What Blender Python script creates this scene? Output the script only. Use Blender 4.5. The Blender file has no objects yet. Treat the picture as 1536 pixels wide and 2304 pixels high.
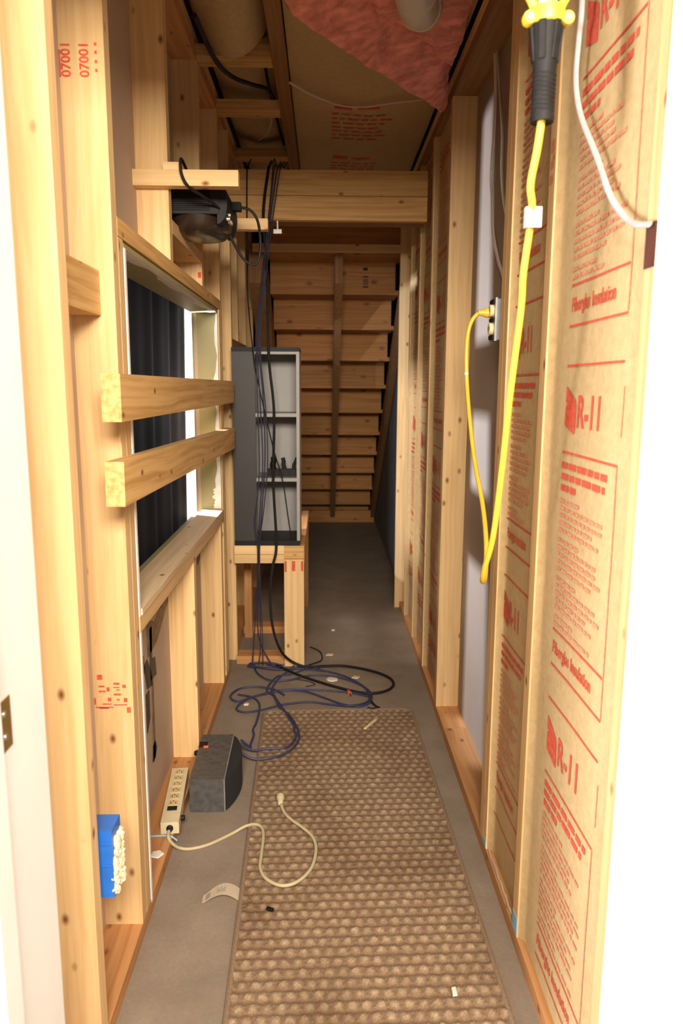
import bpy, bmesh, math, random
from mathutils import Vector, Matrix, noise
random.seed(7)
D = bpy.data
SC = bpy.context.scene
COL = SC.collection
R = math.radians

# ------------------------------------------------------------------ camera
cam_d = D.cameras.new('camera'); cam = D.objects.new('camera', cam_d); COL.objects.link(cam)
cam_d.sensor_fit = 'VERTICAL'; cam_d.sensor_height = 36.0
cam_d.lens = 1660.0 / 2304.0 * 36.0
cam_d.clip_start = 0.05
p_, y_, r_ = R(9.7), R(1.37), R(0.3)
F_ = Vector((math.sin(y_)*math.cos(p_), math.cos(y_)*math.cos(p_), -math.sin(p_)))
R_ = Vector((math.cos(y_), -math.sin(y_), 0)); U_ = R_.cross(F_)
R2 = math.cos(r_)*R_ + math.sin(r_)*U_; U2 = -math.sin(r_)*R_ + math.cos(r_)*U_
M_ = Matrix((R2, U2, -F_)).transposed().to_4x4(); M_.translation = Vector((0, 0, 1.32))
cam.matrix_world = M_
cam_d.dof.use_dof = True; cam_d.dof.focus_distance = 2.1; cam_d.dof.aperture_fstop = 4.5
SC.camera = cam
# ------------------------------------------------------------------ world, lights, exposure
SC.view_settings.view_transform = 'Standard'; SC.view_settings.look = 'None'
SC.view_settings.gamma = 1.0; SC.view_settings.use_curve_mapping = False
SC.view_settings.exposure = 0.4
W = D.worlds.new('world'); SC.world = W; W.use_nodes = True
W.node_tree.nodes['Background'].inputs[0].default_value = (1.0, 0.93, 0.86, 1)
W.node_tree.nodes['Background'].inputs[1].default_value = 0.34

def area(name, loc, target, sx, sy, power, col):
    l = D.lights.new(name, 'AREA'); l.shape = 'RECTANGLE'; l.size = sx; l.size_y = sy
    l.energy = power; l.color = col
    o = D.objects.new(name, l); COL.objects.link(o); o.location = loc
    o.rotation_euler = (Vector(target)-Vector(loc)).to_track_quat('-Z', 'Y').to_euler()
    return o
# the bright room the photographer stands in (ceiling fixture + window glow behind the camera)
area('near_room_light', (0.12, -.80, 2.14), (0.0, 2.4, 0.9), 1.1, .56, 146, (1.0, 0.89, 0.745))
area('near_room_window_light', (-1.7, -.06, 1.02), (.45, 1.35, .85), .5, 1.15, 92, (0.97, 0.96, 1.0))
# the room beyond the left wall: its window, and a lamp near the curtain gap
area('left_room_window_light', (-2.7, 3.9, 1.78), (.46, 3.7, 1.0), 1.3, 0.45, 82, (1.0, 0.95, 0.90))
area('left_room_lamp_light', (-1.0, 3.31, 1.26), (0.5, 2.55, 1.2), 0.03, 0.03, 52, (0.74, 0.83, 1.0))
area('left_room_fill_light', (-1.7, 4.3, 2.5), (-1.5, 6.0, 1.0), .8, .5, 70, (1.0, 0.98, 0.95))  # added fill without a known fixture, whitens the wall behind the curtain gap

# ------------------------------------------------------------------ materials
def newmat(name):
    m = D.materials.new(name); m.use_nodes = True
    return m, m.node_tree.nodes, m.node_tree.links, m.node_tree.nodes['Principled BSDF']
def plain(name, col, rough=0.6, metal=0.0, var=0.12, scale=30.0, bump=0.0, spec=0.5):
    m, N, L, b = newmat(name)
    tc = N.new('ShaderNodeTexCoord'); nz = N.new('ShaderNodeTexNoise')
    nz.inputs['Scale'].default_value = scale; nz.inputs['Detail'].default_value = 5
    L.new(tc.outputs['Object'], nz.inputs['Vector'])
    rp = N.new('ShaderNodeValToRGB')
    rp.color_ramp.elements[0].position = .3; rp.color_ramp.elements[1].position = .7
    rp.color_ramp.elements[0].color = tuple(c*(1-var) for c in col)+(1,)
    rp.color_ramp.elements[1].color = tuple(min(1, c*(1+var)) for c in col)+(1,)
    L.new(nz.outputs['Fac'], rp.inputs['Fac']); L.new(rp.outputs['Color'], b.inputs['Base Color'])
    b.inputs['Roughness'].default_value = rough; b.inputs['Metallic'].default_value = metal
    b.inputs['Specular IOR Level'].default_value = spec
    if bump:
        bp = N.new('ShaderNodeBump'); bp.inputs['Strength'].default_value = bump; bp.inputs['Distance'].default_value = .004
        L.new(nz.outputs['Fac'], bp.inputs['Height']); L.new(bp.outputs['Normal'], b.inputs['Normal'])
    return m
def wood(name, light, dark, knots=0.075, knotden=1.0):
    m, N, L, b = newmat(name)
    tc = N.new('ShaderNodeTexCoord'); oi = N.new('ShaderNodeObjectInfo')
    off = N.new('ShaderNodeVectorMath'); off.operation = 'ADD'
    mul = N.new('ShaderNodeMath'); mul.operation = 'MULTIPLY'; mul.inputs[1].default_value = 37.3
    L.new(oi.outputs['Random'], mul.inputs[0])
    cb = N.new('ShaderNodeCombineXYZ')
    for i in range(3): L.new(mul.outputs[0], cb.inputs[i])
    L.new(tc.outputs['Object'], off.inputs[0]); L.new(cb.outputs[0], off.inputs[1])
    # knots
    mk = N.new('ShaderNodeMapping'); mk.inputs['Scale'].default_value = (15*knotden, 15*knotden, 9*knotden)
    L.new(off.outputs[0], mk.inputs['Vector'])
    vo = N.new('ShaderNodeTexVoronoi'); vo.inputs['Scale'].default_value = 1.0
    L.new(mk.outputs[0], vo.inputs['Vector'])
    kn = N.new('ShaderNodeMapRange'); kn.inputs['From Min'].default_value = knots*.45; kn.inputs['From Max'].default_value = knots*1.9
    kn.inputs['To Min'].default_value = 1.0; kn.inputs['To Max'].default_value = 0.0
    L.new(vo.outputs['Distance'], kn.inputs['Value'])
    # grain, bent around the knots
    wob = N.new('ShaderNodeTexNoise'); wob.inputs['Scale'].default_value = 1.0; wob.inputs['Detail'].default_value = 2
    mw = N.new('ShaderNodeMapping'); mw.inputs['Scale'].default_value = (6, 6, 1.6)
    L.new(off.outputs[0], mw.inputs['Vector']); L.new(mw.outputs[0], wob.inputs['Vector'])
    mg = N.new('ShaderNodeMapping'); mg.inputs['Scale'].default_value = (75, 75, 1.6)
    L.new(off.outputs[0], mg.inputs['Vector'])
    ad = N.new('ShaderNodeVectorMath'); ad.operation = 'ADD'
    sc = N.new('ShaderNodeVectorMath'); sc.operation = 'SCALE'; sc.inputs['Scale'].default_value = 3.0
    L.new(wob.outputs['Color'], sc.inputs[0]); L.new(mg.outputs[0], ad.inputs[0]); L.new(sc.outputs[0], ad.inputs[1])
    gr = N.new('ShaderNodeTexNoise'); gr.inputs['Scale'].default_value = 1.0; gr.inputs['Detail'].default_value = 3
    L.new(ad.outputs[0], gr.inputs['Vector'])
    rp = N.new('ShaderNodeValToRGB')
    rp.color_ramp.elements[0].position = .32; rp.color_ramp.elements[1].position = .62
    rp.color_ramp.elements[0].color = dark+(1,); rp.color_ramp.elements[1].color = light+(1,)
    L.new(gr.outputs['Fac'], rp.inputs['Fac'])
    # board-to-board tone
    hs = N.new('ShaderNodeHueSaturation')
    mr = N.new('ShaderNodeMapRange'); mr.inputs['To Min'].default_value = .88; mr.inputs['To Max'].default_value = 1.1
    L.new(oi.outputs['Random'], mr.inputs['Value']); L.new(mr.outputs[0], hs.inputs['Value'])
    L.new(rp.outputs['Color'], hs.inputs['Color'])
    mx = N.new('ShaderNodeMix'); mx.data_type = 'RGBA'
    L.new(kn.outputs[0], mx.inputs['Factor']); L.new(hs.outputs['Color'], mx.inputs['A'])
    mx.inputs['B'].default_value = (.20, .075, .022, 1)
    L.new(mx.outputs['Result'], b.inputs['Base Color'])
    b.inputs['Roughness'].default_value = .62; b.inputs['Specular IOR Level'].default_value = .3
    bp = N.new('ShaderNodeBump'); bp.inputs['Strength'].default_value = .12; bp.inputs['Distance'].default_value = .002
    L.new(gr.outputs['Fac'], bp.inputs['Height']); L.new(bp.outputs['Normal'], b.inputs['Normal'])
    return m
PINE = wood('pine_lumber', (.76, .52, .255), (.65, .415, .185))
PINE2 = wood('orange_pine_plate', (.60, .30, .12), (.46, .21, .075))
PINE3 = wood('figured_pine', (.68, .42, .17), (.50, .275, .085))
STAIRW = wood('aged_stair_board', (.52, .24, .075), (.38, .165, .045), knots=.11, knotden=.75)
DARKW = wood('brown_rough_lumber', (.30, .155, .06), (.22, .105, .038))
PAPER = plain('drywall_paper', (.50, .37, .27), .9, var=.06, scale=6)
GREYBD = plain('grey_drywall', (.31, .232, .170), .75, var=.05, scale=5)
DARKBD = plain('dark_grey_wall', (.16, .155, .15), .85, var=.1, scale=4)
WHITE = plain('white_paint', (.86, .84, .80), .45, var=.02, scale=8)
CEIL = plain('subfloor_board', (.22, .13, .065), .9, var=.2, scale=9)
MUD = plain('white_joint_compound', (.80, .76, .70), .8, var=.08, scale=40)
BLACK = plain('black_plastic', (.008, .0075, .0075), .6, var=.2, spec=.3)
BLKRUB = plain('black_rubber', (.012, .0105, .010), .6, var=.25, scale=60, spec=.15)
GRILLE = plain('black_speaker_cloth', (.012, .012, .012), .95, var=.2, scale=300)
SPKBOX = plain('charcoal_speaker_vinyl', (.075, .07, .068), .5, var=.3, scale=45, bump=.2)
YELLOW = plain('yellow_cord_jacket', (.80, .52, .05), .4, var=.05)
YELPL = plain('yellow_plastic', (.78, .54, .03), .4, var=.05)
BEIGE = plain('aged_beige_plastic', (.66, .56, .36), .45, var=.06)
BLUEPL = plain('blue_box_plastic', (.025, .16, .60), .4, var=.1)
FOAM = plain('cream_spray_foam', (.80, .70, .48), .9, var=.15, scale=60, bump=.5)
BLUECB = plain('dark_blue_cable_jacket', (.030, .034, .085), .55, var=.15)
NAVY = plain('navy_cable_jacket', (.026, .022, .042), .6, var=.2, spec=.3)
WIREW = plain('off_white_wire', (.56, .49, .40), .5, var=.06)
STEEL = plain('galvanized_steel', (.42, .41, .42), .4, metal=.7, var=.15)
BRASS = plain('brass', (.55, .38, .13), .35, metal=.9)
BROWNM = plain('brown_metal', (.10, .035, .025), .5)
GREYLAM = plain('grey_laminate', (.31, .295, .28), .55, var=.05, scale=12)
DGREY = plain('dark_grey_laminate', (.026, .022, .020), .55, var=.08, scale=12)
REDINK = plain('red_ink', (.60, .085, .045), .8, var=.25, scale=90)
PALEINK = plain('pale_red_ink', (.63, .24, .13), .8, var=.25, scale=120)
BLKINK = plain('black_ink', (.03, .025, .02), .8)
GREYINK = plain('grey_ink', (.30, .24, .18), .8)
TAG = plain('cream_label_paper', (.74, .64, .50), .7, var=.05)
TAPE = plain('black_tape', (.02, .02, .018), .5)
CURT = plain('black_curtain_cloth', (.007, .005, .005), .7, var=.3, scale=20)
OLIVE = plain('olive_paint', (.34, .29, .135), .55, var=.06, scale=10)
PINK = plain('pink_fibre', (.80, .28, .215), 1.0, var=.34, scale=1.0, bump=1.0)
_n = PINK.node_tree.nodes; _m = _n.new('ShaderNodeMapping'); _m.inputs['Rotation'].default_value = (0, 0, R(52)); _m.inputs['Scale'].default_value = (9, 42, 42)
_t = [q for q in _n if q.type == 'TEX_NOISE'][0]; _c = [q for q in _n if q.type == 'TEX_COORD'][0]
PINK.node_tree.links.new(_c.outputs['Object'], _m.inputs['Vector']); PINK.node_tree.links.new(_m.outputs[0], _t.inputs['Vector'])
DUCT = plain('white_flex_duct', (.66, .62, .52), .35, var=.05)
ORANGE = plain('orange_plastic', (.62, .10, .03), .5)
SCRAP = plain('white_scrap', (.70, .62, .50), .8)
CHALK = plain('blue_paint_mark', (.25, .55, .75), .8)
BINDING = plain('brown_rug_binding', (.21, .14, .085), .95, var=.2, scale=200)
BINDPALE = plain('wood_chip', (.62, .50, .28), .8)
METALT = plain('tinned_metal', (.6, .58, .5), .3, metal=.8)
ORANGEW = plain('socket_white', (.80, .70, .40), .5)

def kraft_mat():
    m, N, L, b = newmat('kraft_paper')
    tc = N.new('ShaderNodeTexCoord')
    n1 = N.new('ShaderNodeTexNoise'); n1.inputs['Scale'].default_value = 55; n1.inputs['Detail'].default_value = 8; n1.inputs['Roughness'].default_value = .75
    n2 = N.new('ShaderNodeTexNoise'); n2.inputs['Scale'].default_value = 4; n2.inputs['Detail'].default_value = 4
    L.new(tc.outputs['Object'], n1.inputs['Vector']); L.new(tc.outputs['Object'], n2.inputs['Vector'])
    r1 = N.new('ShaderNodeValToRGB'); r1.color_ramp.elements[0].position = .3; r1.color_ramp.elements[1].position = .72
    r1.color_ramp.elements[0].color = (.49, .345, .165, 1); r1.color_ramp.elements[1].color = (.66, .485, .255, 1)
    L.new(n1.outputs['Fac'], r1.inputs['Fac'])
    mx = N.new('ShaderNodeMix'); mx.data_type = 'RGBA'; mx.blend_type = 'MULTIPLY'; mx.inputs['Factor'].default_value = .35
    r2 = N.new('ShaderNodeValToRGB'); r2.color_ramp.elements[0].color = (.7, .66, .6, 1)
    L.new(n2.outputs['Fac'], r2.inputs['Fac']); L.new(r1.outputs['Color'], mx.inputs['A']); L.new(r2.outputs['Color'], mx.inputs['B'])
    L.new(mx.outputs['Result'], b.inputs['Base Color'])
    b.inputs['Roughness'].default_value = .55; b.inputs['Specular IOR Level'].default_value = .35
    bp = N.new('ShaderNodeBump'); bp.inputs['Strength'].default_value = .35; bp.inputs['Distance'].default_value = .003
    mp = N.new('ShaderNodeMapping'); mp.inputs['Scale'].default_value = (30, 30, 10)
    L.new(tc.outputs['Object'], mp.inputs['Vector'])
    n3 = N.new('ShaderNodeTexNoise'); n3.inputs['Scale'].default_value = 1; n3.inputs['Detail'].default_value = 4
    L.new(mp.outputs[0], n3.inputs['Vector']); L.new(n3.outputs['Fac'], bp.inputs['Height']); L.new(bp.outputs['Normal'], b.inputs['Normal'])
    return m
KRAFT = kraft_mat()
def concrete_mat():
    m, N, L, b = newmat('concrete')
    tc = N.new('ShaderNodeTexCoord')
    n1 = N.new('ShaderNodeTexNoise'); n1.inputs['Scale'].default_value = 5; n1.inputs['Detail'].default_value = 9; n1.inputs['Roughness'].default_value = .65
    n2 = N.new('ShaderNodeTexNoise'); n2.inputs['Scale'].default_value = 120; n2.inputs['Detail'].default_value = 3
    L.new(tc.outputs['Object'], n1.inputs['Vector']); L.new(tc.outputs['Object'], n2.inputs['Vector'])
    r1 = N.new('ShaderNodeValToRGB'); r1.color_ramp.elements[0].position = .3; r1.color_ramp.elements[1].position = .7
    r1.color_ramp.elements[0].color = (.195, .148, .108, 1); r1.color_ramp.elements[1].color = (.27, .215, .162, 1)
    L.new(n1.outputs['Fac'], r1.inputs['Fac'])
    mx = N.new('ShaderNodeMix'); mx.data_type = 'RGBA'; mx.blend_type = 'OVERLAY'; mx.inputs['Factor'].default_value = .25
    L.new(r1.outputs['Color'], mx.inputs['A']); L.new(n2.outputs['Color'], mx.inputs['B'])
    L.new(mx.outputs['Result'], b.inputs['Base Color']); b.inputs['Roughness'].default_value = .75
    bp = N.new('ShaderNodeBump'); bp.inputs['Strength'].default_value = .15; bp.inputs['Distance'].default_value = .002
    L.new(n2.outputs['Fac'], bp.inputs['Height']); L.new(bp.outputs['Normal'], b.inputs['Normal'])
    return m
CONC = concrete_mat()
def rug_mat():
    m, N, L, b = newmat('woven_rug_yarn')
    at = N.new('ShaderNodeAttribute'); at.attribute_name = 'nub_tone'
    tc = N.new('ShaderNodeTexCoord'); nz = N.new('ShaderNodeTexNoise'); nz.inputs['Scale'].default_value = 330; nz.inputs['Detail'].default_value = 3
    L.new(tc.outputs['Object'], nz.inputs['Vector'])
    n2 = N.new('ShaderNodeTexNoise'); n2.inputs['Scale'].default_value = 2.6; n2.inputs['Detail'].default_value = 5
    L.new(tc.outputs['Object'], n2.inputs['Vector'])
    rp = N.new('ShaderNodeValToRGB')
    rp.color_ramp.elements[0].position = 0.0; rp.color_ramp.elements[1].position = 1.0
    rp.color_ramp.elements[0].color = (.185, .115, .070, 1); rp.color_ramp.elements[1].color = (.50, .375, .235, 1)
    e = rp.color_ramp.elements.new(.5); e.color = (.29, .198, .125, 1)
    L.new(at.outputs['Fac'], rp.inputs['Fac'])
    mx = N.new('ShaderNodeMix'); mx.data_type = 'RGBA'; mx.blend_type = 'MULTIPLY'; mx.inputs['Factor'].default_value = .65
    r2 = N.new('ShaderNodeValToRGB'); r2.color_ramp.elements[0].position = .33; r2.color_ramp.elements[1].position = .66
    r2.color_ramp.elements[0].color = (.45, .42, .4, 1)
    L.new(nz.outputs['Fac'], r2.inputs['Fac']); L.new(rp.outputs['Color'], mx.inputs['A']); L.new(r2.outputs['Color'], mx.inputs['B'])
    m2 = N.new('ShaderNodeMix'); m2.data_type = 'RGBA'; m2.blend_type = 'MULTIPLY'; m2.inputs['Factor'].default_value = .6
    r3 = N.new('ShaderNodeValToRGB'); r3.color_ramp.elements[0].position = .36; r3.color_ramp.elements[1].position = .52
    r3.color_ramp.elements[0].color = (.58, .52, .47, 1)
    L.new(n2.outputs['Fac'], r3.inputs['Fac']); L.new(mx.outputs['Result'], m2.inputs['A']); L.new(r3.outputs['Color'], m2.inputs['B'])
    L.new(m2.outputs['Result'], b.inputs['Base Color']); b.inputs['Roughness'].default_value = .95
    b.inputs['Specular IOR Level'].default_value = .1
    return m
RUG = rug_mat()

# ------------------------------------------------------------------ builders
def bm_box(bm, x0, x1, y0, y1, z0, z1):
    v = [bm.verts.new((x, y, z)) for z in (z0, z1) for y in (y0, y1) for x in (x0, x1)]
    for f in ((0, 2, 3, 1), (4, 5, 7, 6), (0, 1, 5, 4), (2, 6, 7, 3), (0, 4, 6, 2), (1, 3, 7, 5)):
        bm.faces.new([v[i] for i in f])
    return v
def bm_lathe(bm, prof, seg=20, mat=None):
    mat = mat or Matrix()
    rings = []
    for r, z in prof:
        if r < 1e-6: rings.append([bm.verts.new(mat @ Vector((0, 0, z)))])
        else: rings.append([bm.verts.new(mat @ Vector((r*math.cos(2*math.pi*i/seg), r*math.sin(2*math.pi*i/seg), z))) for i in range(seg)])
    for a, b in zip(rings, rings[1:]):
        for i in range(seg):
            j = (i+1) % seg
            if len(a) == 1 and len(b) == 1: continue
            if len(a) == 1: bm.faces.new((a[0], b[j], b[i]))
            elif len(b) == 1: bm.faces.new((a[i], a[j], b[0]))
            else: bm.faces.new((a[i], a[j], b[j], b[i]))
def smooth_path(pts, n=6):
    P = [Vector(p) for p in pts]; out = []
    for i in range(len(P)-1):
        p0 = P[max(i-1, 0)]; p1 = P[i]; p2 = P[i+1]; p3 = P[min(i+2, len(P)-1)]
        for k in range(n):
            t = k/n
            out.append(.5*((2*p1)+(-p0+p2)*t+(2*p0-5*p1+4*p2-p3)*t*t+(-p0+3*p1-3*p2+p3)*t**3))
    out.append(P[-1]); return out
def bm_tube(bm, pts, r, seg=8, n=6, flat=1.0):
    path = smooth_path(pts, n) if n else [Vector(p) for p in pts]
    up = Vector((0.13, 0.2, 1)); rings = []
    for i, p in enumerate(path):
        t = (path[min(i+1, len(path)-1)]-path[max(i-1, 0)])
        if t.length < 1e-9: t = Vector((0, 0, 1))
        t.normalize()
        s = t.cross(up)
        if s.length < .05: s = t.cross(Vector((1, 0, 0)))
        s.normalize(); u = s.cross(t).normalized(); up = u
        rr = r(i/(len(path)-1)) if callable(r) else r
        rings.append([bm.verts.new(p+rr*(s*math.cos(2*math.pi*k/seg)+flat*u*math.sin(2*math.pi*k/seg))) for k in range(seg)])
    for a, b in zip(rings, rings[1:]):
        for k in range(seg):
            bm.faces.new((a[k], a[(k+1) % seg], b[(k+1) % seg], b[k]))
    bm.faces.new(rings[0][::-1]); bm.faces.new(rings[-1])
def link(name, bm, mat, parent=None, smooth=False, bevel=0, seg=1, loc=None, rot=None):
    if bevel:
        es = [e for e in bm.edges if len(e.link_faces) == 2 and e.calc_face_angle(0) > .6]
        bmesh.ops.bevel(bm, geom=es, offset=bevel, segments=seg, affect='EDGES', clamp_overlap=True)
    bmesh.ops.recalc_face_normals(bm, faces=bm.faces)
    me = D.meshes.new(name); bm.to_mesh(me); bm.free()
    if smooth:
        for p in me.polygons: p.use_smooth = True
        try: me.set_sharp_from_angle(angle=R(40))
        except Exception: pass
    me.materials.append(mat)
    o = D.objects.new(name, me); COL.objects.link(o)
    if parent: o.parent = parent
    if loc is not None: o.location = loc
    if rot is not None: o.rotation_euler = rot
    return o
def base_of(parent):
    v = Vector((0, 0, 0)); q = parent
    while q is not None: v = v+Vector(q.location); q = q.parent
    return v
def box(name, parent, x0, x1, y0, y1, z0, z1, mat, bevel=0.0, seg=1):
    """box given in world coordinates, its origin at its centre"""
    c = Vector(((x0+x1)/2, (y0+y1)/2, (z0+z1)/2))
    bm = bmesh.new(); bm_box(bm, x0-c.x, x1-c.x, y0-c.y, y1-c.y, z0-c.z, z1-c.z)
    return link(name, bm, mat, parent, bevel=bevel, seg=seg, loc=c-(base_of(parent) if parent else Vector()))
def lumber(name, parent, x0, x1, y0, y1, z0, z1, axis='z', mat=None, bevel=.0035, tilt=None):
    """a sawn board; its grain runs along its own Z, so the mesh is built along Z and turned"""
    c = Vector(((x0+x1)/2, (y0+y1)/2, (z0+z1)/2)); sx, sy, sz = x1-x0, y1-y0, z1-z0
    bm = bmesh.new()
    if axis == 'z': d = (sx, sy, sz); rot = (0, 0, 0)
    elif axis == 'y': d = (sx, sz, sy); rot = (-math.pi/2, 0, 0)     # local z -> world y, local y -> world -z
    else: d = (sz, sy, sx); rot = (0, math.pi/2, 0)                  # local z -> world x, local x -> world -z
    bm_box(bm, -d[0]/2, d[0]/2, -d[1]/2, d[1]/2, -d[2]/2, d[2]/2)
    if tilt: rot = tuple(a+b for a, b in zip(rot, tilt))
    return link(name, bm, mat or PINE, parent, bevel=bevel, seg=2, loc=c-(base_of(parent) if parent else Vector()), rot=rot, smooth=True)
def tube(name, parent, pts, r, mat, seg=8, n=6, flat=1.0):
    b = base_of(parent) if parent else Vector()
    bm = bmesh.new(); bm_tube(bm, [Vector(p)-b for p in pts], r, seg, n, flat)
    return link(name, bm, mat, parent, smooth=True)
def struct(name, bm, mat):
    o = link(name, bm, mat); o['kind'] = 'structure'; return o
def tag(o, label, cat, group=None):
    o['label'] = label; o['category'] = cat
    if group: o['group'] = group
    return o
def thing(name, loc, label, cat, group=None, rz=0):
    o = D.objects.new(name, None); COL.objects.link(o); o.empty_display_size = .05
    o.location = loc; o.rotation_euler = (0, 0, rz)
    return tag(o, label, cat, group)
def text_verts(s, size):
    cu = D.curves.new('tmp_text', 'FONT'); cu.body = s; cu.size = size; cu.align_x = 'LEFT'; cu.align_y = 'CENTER'; cu.offset = size*.022; cu.resolution_u = 4
    ob = D.objects.new('tmp_text', cu); COL.objects.link(ob)
    dg = bpy.context.evaluated_depsgraph_get(); dg.update()
    me = D.meshes.new_from_object(ob.evaluated_get(dg))
    vs = [Vector(v.co) for v in me.vertices]; fs = [tuple(p.vertices) for p in me.polygons]
    D.objects.remove(ob); D.curves.remove(cu); D.meshes.remove(me)
    return vs, fs

# ------------------------------------------------------------------ floor, shell
XL, XR, SD = -.435, .455, .089          # inner faces of the two stud walls, stud depth
bm = bmesh.new(); bm_box(bm, -4.2, 3.0, -3.0, 8.2, -.12, 0); struct('floor', bm, CONC)

# ---- left wall: paper-backed drywall sheet with a window hole and a projector hole, studs are its parts
bm = bmesh.new()
X0, X1 = XL-SD-.013, XL-SD
WY0, WY1, WZ0, WZ1 = 1.70, 3.13, .785, 1.625
PY0, PY1, PZ0, PZ1 = 2.25, 2.60, 1.79, 1.90
bm_box(bm, X0, X1, .99, WY0, 0, 2.72); bm_box(bm, X0, X1, WY1, 3.50, 0, 2.72); bm_box(bm, X0, X1, 4.20, 7.9, 0, 2.72); bm_box(bm, X0, X1, 3.50, 4.20, 0, .80); bm_box(bm, X0, X1, 3.50, 4.20, 1.50, 2.72)
bm_box(bm, X0, X1, WY0, WY1, 0, WZ0); bm_box(bm, X0, X1, WY0, WY1, WZ1, PZ0)
bm_box(bm, X0, X1, WY0, PY0, PZ0, PZ1); bm_box(bm, X0, X1, PY1, WY1, PZ0, PZ1)
bm_box(bm, X0, X1, WY0, WY1, PZ1, 2.72)
WL = struct('wall_left', bm, PAPER)
def lstud(y, z0=.038, z1=2.41, xo=0.0, w=.038, mat=None): return lumber('stud', WL, XL-SD+xo, XL+xo, y, y+w, z0, z1, 'z', mat)
s1 = lstud(1.268); s2 = lstud(1.598)
lstud(1.640, z1=1.628)                                   # trimmer beside the window
s3 = lstud(2.190, z0=1.668); s4 = lstud(2.742, z0=1.668)
lstud(3.150, z1=1.628); lstud(3.194)
lstud(2.410, z1=.742); c2 = lstud(3.062, z1=.742)        # short studs under the sill
lstud(3.440, z0=0, xo=.014); lstud(3.83, z0=1.538); lstud(4.22); lstud(4.62)
lumber('sole_plate', WL, XL-SD, XL, 1.0, 3.25, 0, .038, 'y', PINE2)
lumber('sole_plate', WL, XL-SD, XL, 3.48, 5.6, 0, .038, 'y', PINE2)
lumber('top_plate', WL, XL-SD, XL, 1.0, 5.6, 2.41, 2.448, 'y', PINE2)
lumber('top_plate', WL, XL-SD, XL, 1.0, 5.6, 2.449, 2.487, 'y', PINE)
lumber('window_head_plate', WL, XL-SD, XL, 1.640, 3.192, 1.630, 1.668, 'y', PINE3)
lumber('sill_plate', WL, XL-SD, XL+.002, 1.682, 3.148, .742, .780, 'y', PINE)
lumber('blocking', WL, XL-SD, XL-.030, 1.308, 1.596, 1.462, 1.552, 'y', PINE3)
lumber('shelf_plate', WL, XL-SD, XL, 2.230, 2.740, 1.748, 1.786, 'y', PINE)
lumber('header_plate', WL, XL-SD, XL, 3.48, 4.22, 1.50, 1.538, 'y', DARKW)
lumber('sill_plate', WL, XL-SD, XL, 3.48, 4.22, .762, .80, 'y', DARKW)
# reveal lining of the window (painted drywall) and the loose sill board
rv = box('reveal_panel', WL, -.545, XL-.004, WY0, 3.146, 1.613, 1.6255, OLIVE)
rv = box('reveal_panel', WL, -.545, XL-.004, 3.132, 3.145, .781, 1.613, OLIVE)
rv = box('reveal_panel', WL, -.545, XL+.001, 1.684, 1.697, .03, 1.613, WHITE)
box('reveal_panel', WL, -.548, -.524, 1.70, 3.13, .772, .786, OLIVE)
lumber('sill_board', WL, -.521, XL+.004, 1.70, 3.130, .780, .796, 'y', wood('pale_sill_board', (.68, .50, .31), (.58, .41, .24)), bevel=.002)
# joint compound smeared along the raw edge of the reveal
def smear(parent, name, P, Q, nrm, w, mat, n=90, ragged=.8, seed=1):
    """irregular skim of plaster between P and Q; w = width direction and size"""
    rd = random.Random(seed); bm = bmesh.new(); b = base_of(parent); P = Vector(P)-b; Q = Vector(Q)-b; nrm = Vector(nrm); w = Vector(w); prev = None
    for i in range(n+1):
        t = i/n; c = P.lerp(Q, t)
        k = max(.10, .6+ragged*.6*(noise.noise(Vector((t*7, seed*3.7, 0)))+.35*noise.noise(Vector((t*17, seed, 5)))))
        row = [bm.verts.new(c), bm.verts.new(c+nrm*.0012+w*k*.12), bm.verts.new(c+nrm*.0012+w*k*.8), bm.verts.new(c+w*k)]
        if prev:
            for j in range(3): bm.faces.new((prev[j], row[j], row[j+1], prev[j+1]))
        prev = row
    return link(name, bm, mat, parent, smooth=True)
smear(WL, 'plaster_smear', (XL-.005, 1.70, 1.6128), (XL-.005, 3.13, 1.6128), (0, 0, -1), (-.042, 0, 0), MUD, 120, .9, 1)
smear(WL, 'plaster_smear', (XL-.005, 3.1318, .80), (XL-.005, 3.1318, 1.61), (0, -1, 0), (-.022, 0, 0), MUD, 90, 1.0, 2)
smear(WL, 'plaster_smear', (XL-.005, 3.1316, .80), (XL-.005, 3.1316, .90), (0, -1, 0), (-.050, 0, 0), MUD, 30, .6, 3)
# black tape and smudges on the back of the drywall below the sill
bm = bmesh.new()
def quadX(bm, x, pts):
    vs = [bm.verts.new((x, y, z)) for y, z in pts]; vs2 = [bm.verts.new((x+.0015, y, z)) for y, z in pts]
    n = len(pts)
    bm.faces.new(vs); bm.faces.new(vs2[::-1])
    for i in range(n): bm.faces.new((vs[i], vs[(i+1) % n], vs2[(i+1) % n], vs2[i]))
XT = XL-SD+.0005
quadX(bm, XT, [(2.13, .60), (2.16, .60), (2.15, .50), (2.19, .49), (2.20, .43), (2.12, .44)])
quadX(bm, XT, [(2.05, .51), (2.09, .52), (2.13, .47), (2.14, .42), (2.08, .43)])
quadX(bm, XT, [(2.06, .42), (2.10, .42), (2.10, .33), (2.06, .30)])
quadX(bm, XT, [(2.12, .23), (2.15, .235), (2.17, .20), (2.13, .175), (2.11, .18)])
quadX(bm, XT, [(2.37, .66), (2.405, .67), (2.405, .655), (2.38, .648)])
quadX(bm, XT, [(2.96, .66), (3.05, .67), (3.05, .60), (2.99, .585)])
quadX(bm, XT, [(2.02, .53), (2.05, .545), (2.06, .50), (2.04, .49)])
link('tape', bm, TAPE, WL)
bm = bmesh.new()
quadX(bm, XT, [(2.10, .64), (2.20, .60), (2.40, .645), (2.40, .605), (2.22, .53), (2.10, .52)])
quadX(bm, XT, [(2.13, .44), (2.155, .44), (2.15, .18), (2.12, .18)])
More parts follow.
